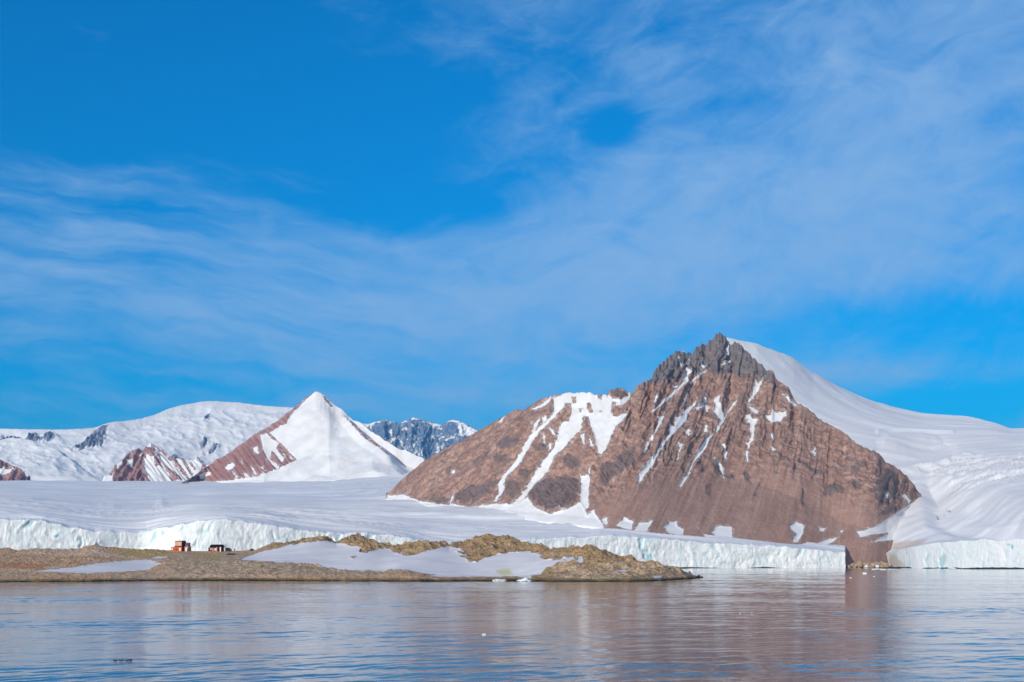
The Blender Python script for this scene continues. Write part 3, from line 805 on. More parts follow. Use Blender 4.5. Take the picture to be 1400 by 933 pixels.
# ragged skyline of the crags
jag = (ridged(px / 9., px * 0, 4, 37) - 0.7) * np.interp(px, [528, 700, 820, 870, 1000, 1080, 1258], [0.6, 1.2, 2.5, 5, 6, 3, 2.0])
wtop = sstep(0.90, 1.0, T)
Z = Z + jag[None, :] * wtop
M_brown = rock_snow('brown_rock', [(0.42, 0.250, 0.192), (0.36, 0.21, 0.160), (0.49, 0.325, 0.256), (0.30, 0.188, 0.154)], (0.155, 0.122, 0.120), (0.215, 0.182, 0.18), 1 / 9., bmp=3.5)
mount = finish('mountain', X, Y, Z, {'snow': snow, 'dark': darkm, 'grey': greym, 'crag': crag * rockamt, 'across': u_ * 1.65, 'down': PY * 1.65, 'strata': bed * 1.65, 'beds': crag * rockamt * (0.9 * sstep(770, 700, PX) + 0.95 * sstep(850, 910, PX))},
               M_brown, skirt=80, back=(14, 45., 42.), rough=25)
tag(mount, 'steep brown rocky peak streaked with snow gullies behind the ice cliff', 'mountain', kind='structure')


# ------------------------------------------------------------------ pyramid peak
def far_massif(name, pxs, foot_pts, foot_Y, ridge_pts, slope, dispf, mat, attrf, rows=150, label='', jag=0.0, extraY=None, back=(10, 150., 90.), soften=30, wob=0.0):
    px = pxs
    fp = curve(foot_pts)(px); fy = foot_Y(px) if callable(foot_Y) else np.full_like(px, foot_Y)
    rp = curve(ridge_pts)(px)
    Zf = wz(fp, fy)
    rr = ((Zf - H) - slope * fy) / ((YH - rp) / F - slope)
    rr = np.maximum(rr, fy + 30)
    if extraY is not None:
        rr = rr + extraY(px)
    w = 34
    rr = np.convolve(np.pad(rr, w, mode='edge'), np.ones(2 * w + 1) / (2 * w + 1), 'valid')
    k_ = int(soften / (px[1] - px[0])); ker = np.hanning(2 * k_ + 3); ker /= ker.sum()
    sm = lambda a_: np.convolve(np.pad(a_, k_ + 1, mode='edge'), ker, 'valid')
    h_s, r_s = sm(fp - rp), sm(rr - fy)
    X, Y, Z, T = relief(px, [(fp, fy), (fp - h_s * 0.30, fy + r_s * 0.36), (fp - np.minimum(h_s * 0.62, (fp - rp) * 0.90), fy + np.minimum(r_s * 0.66, (rr - fy) * 0.92)), (rp, rr)], [rows // 3] * 3)
    T = T / 3
    PX, PY = proj(X, Y, Z)
    A = attrf(PX, PY, T)
    d = dispf(X, Y, Z, PX, PY, T, A) * np.clip((1 - T) * 10, 0.10, 1) * np.clip(T * 12, 0, 1)
    n = normals(X, Y, Z)
    X = X + d * n[..., 0]; Y = Y + d * n[..., 1]; Z = Z + d * n[..., 2]
    if wob:
        Z = Z + (fbm(px / 17., px * 0, 4, 47) * wob)[None, :] * sstep(0.75, 1, T)
    if jag:
        Z = Z + ((ridged(px / 12., px * 0, 4, 43) - 0.7) * jag)[None, :] * sstep(0.9, 1, T)
    o = finish(name, X, Y, Z, A, mat, skirt=150, back=back, rough=abs(back[2]) * 0.3)
    tag(o, label, 'mountain', kind='structure')
    return o


pyr_ridge = [(235, 664), (255, 657), (262, 653), (285, 637), (310, 620), (335, 604), (359, 588), (377, 576), (394, 564), (408, 553), (420, 543.5), (426, 539.5), (431, 537), (437, 537.5), (443, 540.5), (450, 547),
             (455, 552), (474, 566), (497, 580.5), (520, 596), (535, 606), (552, 614), (568, 620), (580, 625), (600, 640), (640, 652), (680, 655)]
pyr_foot = [(235, 664), (262, 660.5), (300, 660), (360, 660.5), (450, 658), (540, 652), (600, 650), (680, 662)]
pyr_snow_rock = C2([[(600, 62), (612, 58), (560, 110), (520, 150), (505, 190), (480, 190), (440, 215), (430, 225), (480, 270), (545, 335), (500, 362), (440, 385), (380, 402), (300, 420), (180, 432), (85, 425), (60, 440), (90, 412), (250, 305), (400, 210), (510, 135)],
                    [(755, 168), (765, 170), (800, 215), (850, 260), (900, 300), (942, 335), (935, 336), (890, 302), (840, 262), (790, 215)], [(650, 60), (670, 75), (702, 115), (690, 110), (665, 85)]])
pyr_holes = C2([[(390, 235), (420, 228), (440, 250), (470, 265), (460, 290), (490, 330), (480, 345), (440, 300), (430, 330), (470, 365), (465, 380), (420, 335), (400, 290)], [(355, 285), (375, 280), (385, 315), (372, 310)],
                [(240, 370), (275, 352), (285, 365), (270, 382), (245, 380)], [(345, 360), (360, 370), (375, 400), (360, 395)], [(390, 370), (400, 365), (415, 385), (405, 385)], [(275, 395), (285, 392), (300, 415), (290, 420)],
                [(510, 310), (530, 330), (520, 335)], [(300, 345), (310, 340), (315, 350)], [(480, 300), (500, 320), (495, 330)], [(100, 418), (170, 385), (180, 395), (150, 420), (120, 432)], [(315, 392), (330, 395), (345, 412), (325, 410)]])


def pyr_attr(PX, PY, T):
    r = np.minimum(polysd(PX, PY, pyr_snow_rock), -polysd(PX, PY, pyr_holes))
    return {'snow': -r, 'dark': np.full(PX.shape, -6.0), 'grey': np.full(PX.shape, -14.0), 'crag': np.zeros(PX.shape), 'across': (PX + (PY - 600) * -0.6) * 3.7, 'down': PY * 3.7, 'strata': PY * 0}


def pyr_disp(X, Y, Z, PX, PY, T, A):
    rk = sstep(1.5, -2, A['snow'])
    u2 = PX - (PY - 600) * 0.65
    rib = polysd(PX, PY, pyr_snow_rock[1:2], 10)
    # the rock face turns left, the snow face bulges forward, the right flank falls away behind its rib
    d = rk * ((ridged(u2 / 9., PY / 80., 4, 101) - 0.7) * 12 + fbm(PX / 7., PY / 7., 3, 103) * 6)
    d = d + (1 - rk) * (fbm(PX / 70., PY / 55., 3, 107) * 20 + (ridged((PX - 440) / 26. + (PY - 540) / 60., PY / 90., 4, 109) - 0.7) * 2.2 + fbm(PX / 14., PY / 9., 4, 110) * 1.6)
    d = d + sstep(-10, 2, rib) * 22
    right = np.interp(PY, [540, 573, 627, 650], [448, 474, 531, 548])
    d = d - sstep(-4, 30, PX - right) * 60 * sstep(0.0, 0.3, T)
    return d


M_red = rock_snow('red_rock', [(0.38, 0.19, 0.165), (0.33, 0.165, 0.145), (0.43, 0.25, 0.215), (0.27, 0.15, 0.14)], (0.17, 0.11, 0.12), (0.12, 0.1, 0.11), 1 / 22., streak=(1 / 30., 1 / 300.), strata=False, bmp=6, sat_noise=1 / 220.)
far_massif('mountain', np.arange(248, 680, 1.0), pyr_foot, lambda p: np.minimum(gdepth(p, curve(pyr_foot)(p)), 7200), pyr_ridge, 0.55, pyr_disp, M_red, pyr_attr, 170,
           'white pyramid peak with a bare red rock face on its left', jag=2, wob=11, extraY=curve([(235, 0), (431, 0), (520, 500), (680, 900)]))

# ------------------------------------------------------------------ small red hills at the glacier's head
h1_ridge = CH([[(700, 640), (720, 600), (740, 590), (780, 540), (850, 470), (900, 435), (930, 418), (950, 420), (975, 425), (1005, 408), (1030, 365), (1060, 400), (1090, 425), (1130, 445), (1160, 470), (1200, 480), (1240, 475), (1290, 500),
               (1340, 480), (1380, 520), (1450, 545), (1550, 600), (1650, 640)]])[0]
h1_rock = CH([[(740, 590), (780, 540), (850, 470), (930, 415), (970, 425), (1000, 410), (1040, 405), (1060, 440), (1090, 490), (1140, 550), (1200, 590), (1245, 640), (1180, 635), (1150, 580), (1100, 540), (1060, 540), (1050, 480), (1000, 460), (985, 500), (990, 570), (1010, 610), (1015, 660), (765, 665), (775, 600)],
              [(1030, 365), (1060, 390), (1130, 440), (1140, 470), (1090, 435), (1050, 400)], [(1155, 470), (1200, 480), (1230, 530), (1280, 600), (1290, 630), (1240, 580), (1190, 520), (1150, 490)],
              [(1225, 480), (1235, 478), (1300, 560), (1320, 600), (1300, 590)], [(1290, 510), (1310, 510), (1340, 560), (1330, 570)], [(1345, 480), (1360, 490), (1385, 520), (1370, 520)], [(1380, 520), (1440, 550), (1430, 570), (1370, 560)]])
h1_holes = CH([[(800, 515), (830, 510), (840, 525), (815, 545), (805, 570), (798, 560)], [(865, 485), (880, 490), (910, 500), (905, 530), (890, 545), (878, 510)], [(960, 440), (975, 450), (965, 470), (950, 460)], [(1100, 500), (1130, 560), (1120, 560)]])
h0_ridge = CH([[(-500, 420), (-300, 450), (-100, 480), (0, 492), (30, 505), (60, 520), (100, 540), (120, 548), (135, 545), (150, 560), (170, 590), (190, 615), (205, 632), (240, 650)]])[0]
h0_rock = [[(-200, 560)] + [(x, y - 3) for x, y in h0_ridge[1:]] + [(60, 680), (-200, 680)]]
h0_holes = CH([[(-100, 560), (0, 550), (70, 547), (100, 558), (60, 580), (20, 595), (-20, 606), (-100, 610)], [(168, 595), (175, 595), (180, 605), (172, 605)]])


def hill_attr(rock, hls):
    def f(PX, PY, T):
        r = np.minimum(polysd(PX, PY, rock), -polysd(PX, PY, hls))
        return {'snow': -r * 0.8, 'dark': np.full(PX.shape, -4.0), 'grey': np.full(PX.shape, -14.0), 'crag': np.full(PX.shape, 0.4), 'across': (PX + (PY - 600) * 0.5) * 4.2, 'down': PY * 4.2, 'strata': PY * 0}
    return f


def hill_disp(X, Y, Z, PX, PY, T, A):
    rk = sstep(2, -2, A['snow'])
    u2 = PX + (PY - 640) * np.where(PX < 196, 0.5, -0.75)
    return (ridged(u2 / 13., PY / 60., 4, 121) - 0.7) * (8 + 14 * rk) + fbm(PX / 5., PY / 5., 3, 123) * 7 * rk


far_massif('hill', np.arange(138, 362, 0.9), [(138, 664), (362, 664)], 7900., h1_ridge, 0.6, hill_disp, M_red, hill_attr(h1_rock, h1_holes), 90,
           'low reddish rocky hill half covered in snow at the head of the glacier', jag=10)
far_massif('hill', np.arange(-120, 50, 0.9), [(-120, 664), (50, 662)], 7800., h0_ridge, 0.6, hill_disp, M_red, hill_attr(h0_rock, h0_holes), 70,
           'small reddish hill with one snow patch at the far left', jag=6)

# ------------------------------------------------------------------ white ranges behind
f1_ridge = [(-300, 570), (-150, 580), (0, 585.5), (12, 586), (40, 587), (70, 587.5), (100, 587), (128, 585.5), (139, 582), (148, 578.5), (160, 576.5), (178, 575), (195, 572), (212, 567), (228, 560), (243, 555.5), (262, 552), (276, 549.5), (290, 548.5),
            (305, 549.5), (325, 550.5), (350, 553.5), (380, 556), (400, 557), (430, 560), (470, 575), (500, 600), (520, 640)]
f1_rock = CH([[(690, 262), (745, 250), (735, 275), (720, 310), (715, 350), (690, 400), (660, 410), (600, 415), (560, 428), (490, 430), (500, 400), (525, 395), (560, 385), (600, 340), (640, 300)],
              [(0, 320), (40, 322), (100, 330), (140, 345), (140, 375), (90, 370), (40, 365), (0, 362)], [(180, 350), (200, 320), (250, 320), (260, 345), (300, 350), (310, 320), (350, 318), (385, 345), (370, 360), (320, 372), (270, 360), (240, 380), (280, 410), (220, 400), (165, 375)],
              [(1365, 370), (1385, 350), (1400, 345), (1420, 350), (1415, 380), (1390, 395), (1370, 390)]]) + C2([[(155, 160), (178, 140), (172, 175), (150, 170)], [(135, 260), (150, 250), (150, 275), (140, 290)], [(165, 300), (190, 270), (215, 278), (200, 295), (170, 305)],
              [(0, 325), (30, 325), (60, 380), (110, 410), (60, 400), (20, 360)], [(125, 320), (150, 345), (155, 360), (130, 340)]])


def f1_attr(PX, PY, T):
    return {'rock': polysd(PX, PY, f1_rock)}


def f1_disp(X, Y, Z, PX, PY, T, A):
    d = fbm(PX / 85., PY / 30., 4, 141, 0.5) * 40 + (ridged(PX / 30. + PY / 40., PY / 14. - PX / 60., 4, 143) - 0.7) * 7 * sstep(0.05, 0.3, T) + fbm(PX / 14., PY / 8., 4, 145) * 3.5
    d = d + sstep(-4, 4, A['rock']) * (ridged(PX / 5. + PY / 9., PY / 12., 3, 147) - .2) * 22
    # near snow ridge falling to the right in front of the range
    sp = np.interp(PX, [-300, 0, 20, 60, 100, 150], [575, 608, 606, 612, 632, 668])
    d = d + sstep(-3, 4, PY - sp) * 45 * sstep(150, 60, PX)
    return d


M_far = snow_mat('range_snow', sc=1 / 500., bmp=4.0, rockcol=(0.19, 0.20, 0.25))  # rock colour paled and blued to carry the haze of distance
far_massif('mountain', np.arange(-300, 520, 1.1), [(-300, 664), (520, 664)], 9400., f1_ridge, 0.33, f1_disp, M_far, f1_attr, 170,
           'broad white range with a rounded summit beyond the glacier', jag=2, back=(10, 400., 150.))

f2_ridge = C6([[(-400, 300), (0, 230), (90, 205), (160, 207), (240, 185), (330, 165), (380, 182), (430, 186), (445, 205), (470, 203), (510, 180), (545, 165), (600, 150), (650, 158), (700, 176), (760, 188), (810, 203), (865, 216), (890, 200), (940, 180), (990, 170),
                (1040, 178), (1075, 198), (1120, 220), (1170, 245), (1235, 288), (1320, 320), (1450, 380), (1600, 470)]])[0]
f2_snow = C6([[(90, 200), (330, 160), (440, 183), (350, 195), (320, 180), (240, 205), (170, 240), (90, 225)], [(450, 205), (545, 160), (600, 145), (700, 172), (865, 212), (850, 240), (780, 230), (700, 200), (660, 178), (560, 180), (470, 225)], [(875, 205), (990, 165), (1075, 190), (1240, 288), (1100, 340), (1010, 350), (1030, 280), (1000, 190), (940, 195)],
              [(375, 250), (395, 250), (385, 320), (470, 360), (500, 400), (520, 470), (500, 465), (470, 395), (420, 380), (360, 390), (345, 370), (375, 340)], [(480, 255), (560, 240), (690, 220), (600, 250), (480, 270)], [(520, 370), (560, 350), (680, 345), (620, 360), (540, 390), (520, 400)],
              [(830, 350), (845, 345), (825, 480), (805, 480)], [(855, 315), (920, 330), (925, 345), (870, 325)], [(925, 350), (1000, 320), (890, 430), (840, 470), (880, 410)], [(590, 500), (640, 480), (700, 510), (720, 540), (600, 530)], [(780, 300), (810, 285), (830, 330), (790, 320)], [(695, 225), (740, 240), (755, 280), (720, 250)],
              [(540, 430), (640, 400), (680, 400), (600, 440), (550, 460)], [(855, 235), (865, 225), (860, 280), (850, 280)]])


def f2_attr(PX, PY, T):
    return {'snow': polysd(PX, PY, f2_snow) * 0.6 - 0.4 + fbm(PX / 5., PY / 4., 5, 161, 0.6) * 3.0, 'dark': np.full(PX.shape, -2.0), 'grey': np.full(PX.shape, -3.0), 'crag': np.full(PX.shape, 0.5), 'across': PX * 8.5, 'down': PY * 8.5, 'strata': PY * 0}


def f2_disp(X, Y, Z, PX, PY, T, A):
    return (ridged(PX / 26., PY / 70., 4, 163) - 0.7) * 60 + (ridged(PX / 7. + PY / 15., PY / 8., 4, 165) - 0.7) * 26


M_blue = rock_snow('haze_blue_rock', [(0.165, 0.225, 0.34), (0.145, 0.20, 0.31), (0.18, 0.24, 0.35), (0.13, 0.185, 0.29)], (0.13, 0.18, 0.28), (0.17, 0.22, 0.32), 1 / 50., strata=False, bmp=20, sat_noise=1 / 500.)  # blue of the distant haze is mixed into these rock tones
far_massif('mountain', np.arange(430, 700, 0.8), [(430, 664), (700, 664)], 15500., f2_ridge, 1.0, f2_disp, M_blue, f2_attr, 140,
           'distant haze-blue rock wall capped with snow between two nearer peaks', jag=5, back=(8, 300., 200.))

# ------------------------------------------------------------------ rocky shore in front
px = np.arange(-150, 962, 0.75)
sh = scurve([(-150, 797), (0, 796), (120, 795.5), (240, 794.2), (330, 794.3), (420, 794.6), (580, 795.2), (640, 794.5), (690, 794.3), (720, 794.6), (800, 795.6), (860, 795.2), (905, 794), (940, 792), (955, 790.5), (962, 789.8)], 34)
shY = H * F / (sh(px) - YH)
rg = curve([(-150, 748), (0, 750), (10, 749), (24, 752), (43, 749), (69, 750), (94, 751), (110, 750), (118, 746.5), (126, 745.5), (137, 746), (146, 748), (171, 750), (188, 750.5), (215, 751.2), (234, 752.5), (262, 753.6), (284, 753.6), (319, 753.6), (337, 753), (350, 752), (356, 750), (365, 745.5),
            (377, 741), (390, 739.5), (408, 737.5), (414, 734.5), (425, 732), (436, 731), (444, 733), (452, 736), (460, 739), (466, 735.5), (473, 732.7), (481, 731), (489, 730.6), (497, 732), (504, 734.5), (512, 738), (520, 740), (530, 743), (541, 746), (550, 745), (556, 742.5), (568, 740), (578, 738.5), (586, 738), (594, 739), (602, 740.6), (614, 745),
            (620, 743), (629, 740.6), (640, 738.5), (650, 736.5), (657, 734), (675, 734), (699, 735), (707, 738), (715, 739.5), (730, 743), (742, 747), (751, 750.5), (757, 750.5), (763, 749.5), (771, 750), (779, 749), (790, 747.5), (800, 748), (810, 748.6), (825, 753), (843, 758), (858, 762), (878, 768), (897, 772), (915, 775.5), (936, 778.5), (950, 785), (962, 789)])
mid = scurve([(-150, 776), (0, 779), (60, 780), (110, 781), (200, 779.5), (240, 774), (330, 767), (383, 768.5), (422, 773), (449, 778), (473, 779), (525, 782), (545, 778), (586, 784), (640, 786), (700, 787), (735, 783), (760, 777), (800, 775), (850, 779), (900, 783), (940, 788), (962, 789.4)], 20)
back_w = scurve([(-150, 190), (300, 180), (480, 215), (700, 200), (850, 130), (930, 60), (962, 20)], 70)(px)
fp, fy = sh(px), shY
rg_s = np.convolve(np.pad(rg(px), 60, mode='edge'), np.hanning(123)[1:-1] / np.hanning(123).sum(), 'valid')
my = fy + back_w * scurve([(-150, 0.30), (330, 0.40), (600, 0.30), (962, 0.4)], 90)(px)
bk_p = fp - np.minimum(3.2, (fp - mid(px)) * 0.45); bk_Y = fy + 5
X, Y, Z, T = relief(px, [(fp, fy), (bk_p, bk_Y), (mid(px), my), (mid(px) + (rg_s + 4.0 - mid(px)) * 0.72, my + (fy + back_w - my) * 0.62), (rg(px), fy + back_w)], [16, 60, 84, 56])
T = np.where(T > 2, 2 + (T - 2) * 0.5, T)
PX, PY = proj(X, Y, Z)
i_snow = CI([[(0, 165), (90, 130), (200, 105), (300, 85), (400, 75), (460, 75), (500, 85), (560, 98), (620, 105), (610, 125), (650, 130), (720, 112), (770, 118), (810, 140), (860, 148), (950, 125), (1020, 108), (1070, 98), (1120, 108), (1150, 130), (1170, 160), (1200, 180), (1300, 150), (1400, 135), (1500, 120), (1500, 270), (1400, 252),
              (1330, 262), (1250, 258), (1100, 260), (950, 255), (1000, 245), (940, 240), (850, 222), (760, 215), (740, 228), (540, 220), (440, 215), (380, 195), (220, 182), (0, 172)]]) + \
    C7([[(0, 312), (60, 295), (150, 262), (260, 250), (350, 250), (395, 265), (380, 275), (420, 290), (480, 290), (560, 275), (578, 290), (470, 315), (420, 340), (380, 370), (300, 375), (228, 382), (130, 380), (0, 378)],
        [(575, 300), (590, 265), (605, 270), (615, 305)], [(790, 300), (830, 300), (825, 318), (800, 315)], [(780, 350), (830, 340), (850, 350), (840, 365), (780, 362)], [(985, 378), (1040, 376), (1030, 388), (990, 388)], [(1098, 372), (1140, 375), (1130, 382)]]) + \
    CB([[(230, 298), (400, 280), (600, 260), (720, 240), (820, 225), (920, 215), (1000, 210), (1100, 205), (1190, 203), (1220, 215), (1300, 230), (1200, 270), (1220, 285), (1100, 290), (980, 300), (700, 312), (600, 312), (400, 302)], [(1180, 192), (1250, 180), (1330, 180), (1320, 192), (1210, 200)]])
i_hole = CI([[(1110, 128), (1150, 132), (1180, 145), (1165, 148)], [(560, 155), (590, 150), (580, 158)], [(1160, 160), (1200, 150), (1240, 160), (1220, 182), (1180, 180)], [(1130, 150), (1160, 152), (1170, 162)]])
snow = np.minimum(polysd(PX, PY, i_snow), -polysd(PX, PY, i_hole))
rockm = sstep(1.2, -1.5, snow)
knoll = sstep(350, 400, PX) * sstep(0, 25, 800 - PY)
lower = sstep(0, 4, T * 0 + (PY - mid(PX)))
edge = np.clip((T) / 0.5, 0.15, 1)
hut_flat = 1 - 0.9 * np.exp(-((PX - 280) / 60.) ** 2) * sstep(772, 760, PY)
uu = PX * 0.5
amp = np.interp(PX, [-150, 230, 360, 420, 960], [0.8, 1.0, 1.6, 2.6, 2.2])
gravel = (ridged(X / 15., Y / 22., 4, 201) - 0.7) * 0.55 + fbm(X / 4., Y / 6., 4, 207) * 0.45
crags = (ridged(X / 20. + Y / 60., Y / 30., 5, 203, 0.6) - 0.8) * 1.9 + np.round(fbm(X / 9. + Y / 40., Y / 13., 3, 209) * 4) * 0.30 + fbm(X / 5., Y / 9., 5, 205, 0.6) * 1.1
kn_ = np.clip(knoll * (1 - sstep(-4, 6, PY - mid(PX)) * sstep(720, 600, PX)), 0, 1)
d = (gravel * (1 - kn_) + crags * kn_) * rockm
d = d + fbm(X / 60., Y / 70., 3, 211) * 0.7 * (1 - rockm)
# the snow lies in hollows between the knolls
d = d - sstep(-3, 3, snow) * 0.6
d = d * edge * hut_flat
Z = Z + d
Y = Y - rockm * np.clip(d, -1, 2) * 0.4
Z[0] = -1.5
Z[1:] = np.maximum(Z[1:], -0.9)
jag = (ridged(px / 8., px * 0, 4, 213) - 0.7) * np.interp(px, [-150, 220, 235, 345, 360, 960], [0.3, 0.35, 0.1, 0.1, 0.5, 0.4])
Z = Z + jag[None, :] * sstep(2.8, 3.0, T)

m, N, b = material('shore_rock')
pos = N.new('ShaderNodeNewGeometry').outputs['Position']
tone = N.attr('knoll')
nA = N.noise(pos, 1 / 22., 6, 0.65); nB = N.noise(pos, 1 / 5., 6, 0.7); nC = N.noise(pos, 1 / 1.6, 5, 0.7)
grav = N.mix(N.step(nA, 0.36, 0.62), (0.64, 0.385, 0.21), (0.57, 0.365, 0.22))
grav = N.mix(N.math('MULTIPLY', N.step(nB, 0.5, 0.7), 0.7), grav, (0.60, 0.46, 0.34))
kn = N.mix(N.step(nA, 0.36, 0.62), (0.46, 0.30, 0.15), (0.33, 0.22, 0.125))
kn = N.mix(N.math('MULTIPLY', N.step(nB, 0.5, 0.68), 0.8), kn, (0.57, 0.42, 0.28))
shelf = N.noise(N.vmath('MULTIPLY', pos, (0.12, 1.0, 1.0)), 1 / 14., 5, 0.6)
grav = N.mix(N.math('MULTIPLY', N.step(shelf, 0.5, 0.62), 0.7), grav, (0.62, 0.48, 0.375))
grav = N.mix(N.math('MULTIPLY', N.step(shelf, 0.44, 0.36), 0.6), grav, (0.33, 0.21, 0.13))
col = N.mix(tone, grav, kn)
col = N.mix(N.step(N.attr('greyband'), 0.3, 0.7), col, N.mix(N.step(nB, 0.4, 0.6), (0.40, 0.275, 0.18), (0.62, 0.46, 0.31)))
col = N.mix(N.math('MULTIPLY', N.step(N.noise(pos, 0.36, 6, 0.75), 0.52, 0.62), 0.75), col, (0.12, 0.085, 0.06))
lich = N.math('ADD', N.attr('lichen'), N.math('MULTIPLY', N.math('SUBTRACT', nB, 0.5), 12.0))
col = N.mix(N.math('MULTIPLY', N.step(lich, -0.5, 2.0), 0.6), col, (0.46, 0.33, 0.09))
rust = N.math('ADD', N.attr('rust'), N.math('MULTIPLY', N.math('SUBTRACT', nB, 0.5), 14.0))
col = N.mix(N.math('MULTIPLY', N.step(rust, -0.5, 2.0), 0.7), col, (0.42, 0.17, 0.06))
sn = N.math('ADD', N.attr('snow'), N.math('MULTIPLY', N.math('SUBTRACT', N.noise(pos, 1 / 4., 6, 0.75), 0.5), 6.5))
sf = N.step(sn, -0.3, 0.4)
scol = N.mix(N.step(N.noise(N.vmath('MULTIPLY', pos, (0.6, 1.0, 2.0)), 1 / 14., 5, 0.6), 0.35, 0.65), (0.64, 0.615, 0.635), (0.72, 0.695, 0.715))
scol = N.mix(N.step(N.attr('algae'), -2.5, 2.5), scol, (0.55, 0.52, 0.30))
col = N.mix(sf, col, scol)
z = N.new('ShaderNodeSeparateXYZ', {0: pos}).outputs[2]
zt = N.math('ADD', z, N.math('MULTIPLY', N.math('SUBTRACT', N.noise(pos, 1 / 14., 5, 0.65), 0.5), 3.0))
col = N.mix(N.math('MULTIPLY', N.step(zt, 2.0, 0.9), N.math('SUBTRACT', 1.0, sf)), col, (0.22, 0.155, 0.065))
col = N.mix(N.step(zt, 0.8, 0.3), col, (0.035, 0.032, 0.022))
N.put(b.inputs['Base Color'], col)
stones = N.new('ShaderNodeTexVoronoi', {'Vector': pos, 'Scale': 0.55, 'Randomness': 1.0}).outputs[0]
bump(N, b, N.math('MULTIPLY', N.math('SUBTRACT', 1.0, sf), N.math('ADD', N.math('MULTIPLY', nC, 1.4), N.math('SUBTRACT', nB, N.math('MULTIPLY', stones, 0.7)))), 1.0, 1.1)
tonev = sstep(340, 380, PX) * (1 - lower * sstep(760, 560, PX))
greyb = np.clip(sstep(215, 250, PX) * sstep(752, 762, PY) * sstep(640, 560, PX) * sstep(788, 782, PY), 0, 1)
greyb = np.maximum(greyb, sstep(735, 765, PX) * sstep(765, 775, PY) * 0.6)
isl_attrs = {'snow': snow, 'knoll': tonev, 'greyband': greyb,
             'lichen': polysd(PX, PY, [[(135, 752), (190, 752), (232, 752), (230, 760), (200, 764), (160, 758)], [(262, 756), (310, 758), (300, 764), (262, 763)]], 6),
             'rust': polysd(PX, PY, [[(0, 770), (25, 768), (70, 773), (60, 778), (0, 776)], [(10, 771), (25, 768), (27, 775), (12, 776)]], 6),
             'algae': polysd(PX, PY, [[(678, 779), (695, 777.5), (702, 784), (690, 786), (680, 783)]], 6)}
IX, IY, IZ = X.copy(), Y.copy(), Z.copy()
IPX = px.copy()
land = finish('island', X, Y, Z, isl_attrs, m, skirt=0, back=(10, 14., 4.), bottom=-3.0, rough=2.0)
tag(land, 'low rocky shore of brown gravel and knolls with grey snow patches', 'shore', kind='structure')


def ground(px_, py_):
    """where the line of sight through a photo point meets the shore"""
    c = int(np.argmin(np.abs(IPX - px_)))
    _, p = proj(IX[:, c], IY[:, c], IZ[:, c])
    r = int(np.argmin(np.abs(p - py_)))
    return Vector((IX[r, c], IY[r, c], IZ[r, c]))


# small spit behind the point
px = np.arange(876, 940, 0.75)
sp_f = np.interp(px, [876, 900, 938, 940], [778, 778, 777.8, 777.8])
sp_r = np.interp(px, [876, 885, 893, 905, 918, 930, 937, 940], [772, 771, 771.5, 772.5, 774, 776, 777.4, 777.7])
spY = H * F / (sp_f - YH)
X, Y, Z, T = relief(px, [(sp_f, spY), (sp_r, spY + 40)], [24])
PX, PY = proj(X, Y, Z)
Z = Z + (fbm(PX / 4., PY / 2., 4, 231) * 1.6) * np.clip(T * 3, 0, 1)
Z[0] = -1
o = np.ones_like(PX)
spit = finish('spit', X, Y, Z, {'snow': -5 * o, 'knoll': 0 * o, 'greyband': 0.8 * o, 'lichen': -6 * o, 'rust': -6 * o, 'algae': -6 * o}, m, skirt=0, back=(5, 10., 2.), bottom=-2)
tag(spit, 'low dark rocky spit in front of the ice cliff', 'shore', kind='structure')
M_shore = m

# ------------------------------------------------------------------ boulders, beach rocks, ice
from mathutils import noise as mnoise


def lump(name, loc, size, mat, seed, rough=0.35, sub=3, sink=0.25, flat=None, parent=None, peaks=None):
    """an irregular stone or block of ice, its base sunk a little"""
    import bmesh
    bm = bmesh.new()
    bmesh.ops.create_icosphere(bm, subdivisions=sub, radius=1.0)
    r = random.Random(seed)
    off = Vector((r.random() * 90, r.random() * 90, r.random() * 90))
    for v in bm.verts:
        p = v.co.copy()
        k = 1 + rough * (mnoise.noise(p * 1.3 + off) + 0.5 * mnoise.noise(p * 3.1 + off) + 0.25 * mnoise.noise(p * 7 + off))
        q_ = p * k
        if peaks:
            for (cx_, h_, w_) in peaks:
                q_.z += h_ * math.exp(-((p.x - cx_) / w_) ** 2) * max(p.z, 0)
        v.co = Vector((q_.x * size[0], q_.y * size[1], q_.z * size[2]))
    me = bpy.data.meshes.new(name)
    bm.to_mesh(me); bm.free()
    me.materials.append(mat)
    ob = bpy.data.objects.new(name, me)
    COL.objects.link(ob)
    ob.location = Vector(loc) + Vector((0, 0, size[2] * (1 - 2 * sink)))
    ob.rotation_euler = (0, 0, r.random() * 0.6 - 0.3)
    for p in me.polygons:
        p.use_smooth = seed % 2 == 0
    if parent:
        ob.parent = parent
    return ob


M_darkrock = simple('dark_stone', (0.055, 0.045, 0.038), 0.9, 0.4, 0.8, 0.1)
M_tanrock = simple('tan_stone', (0.36, 0.255, 0.17), 0.9, 0.35, 0.15, 0.1)
M_blackrock = simple('wet_stone', (0.035, 0.034, 0.034), 0.75, 0.35, 0.1, 0.2)
M_berg = simple('floating_ice', (0.70, 0.75, 0.76), 0.6, 0.12, 0.4, 0.3)
M_kelp = simple('dark_wet_debris', (0.012, 0.013, 0.018), 0.5, 0.3, 3.0, 0.3)

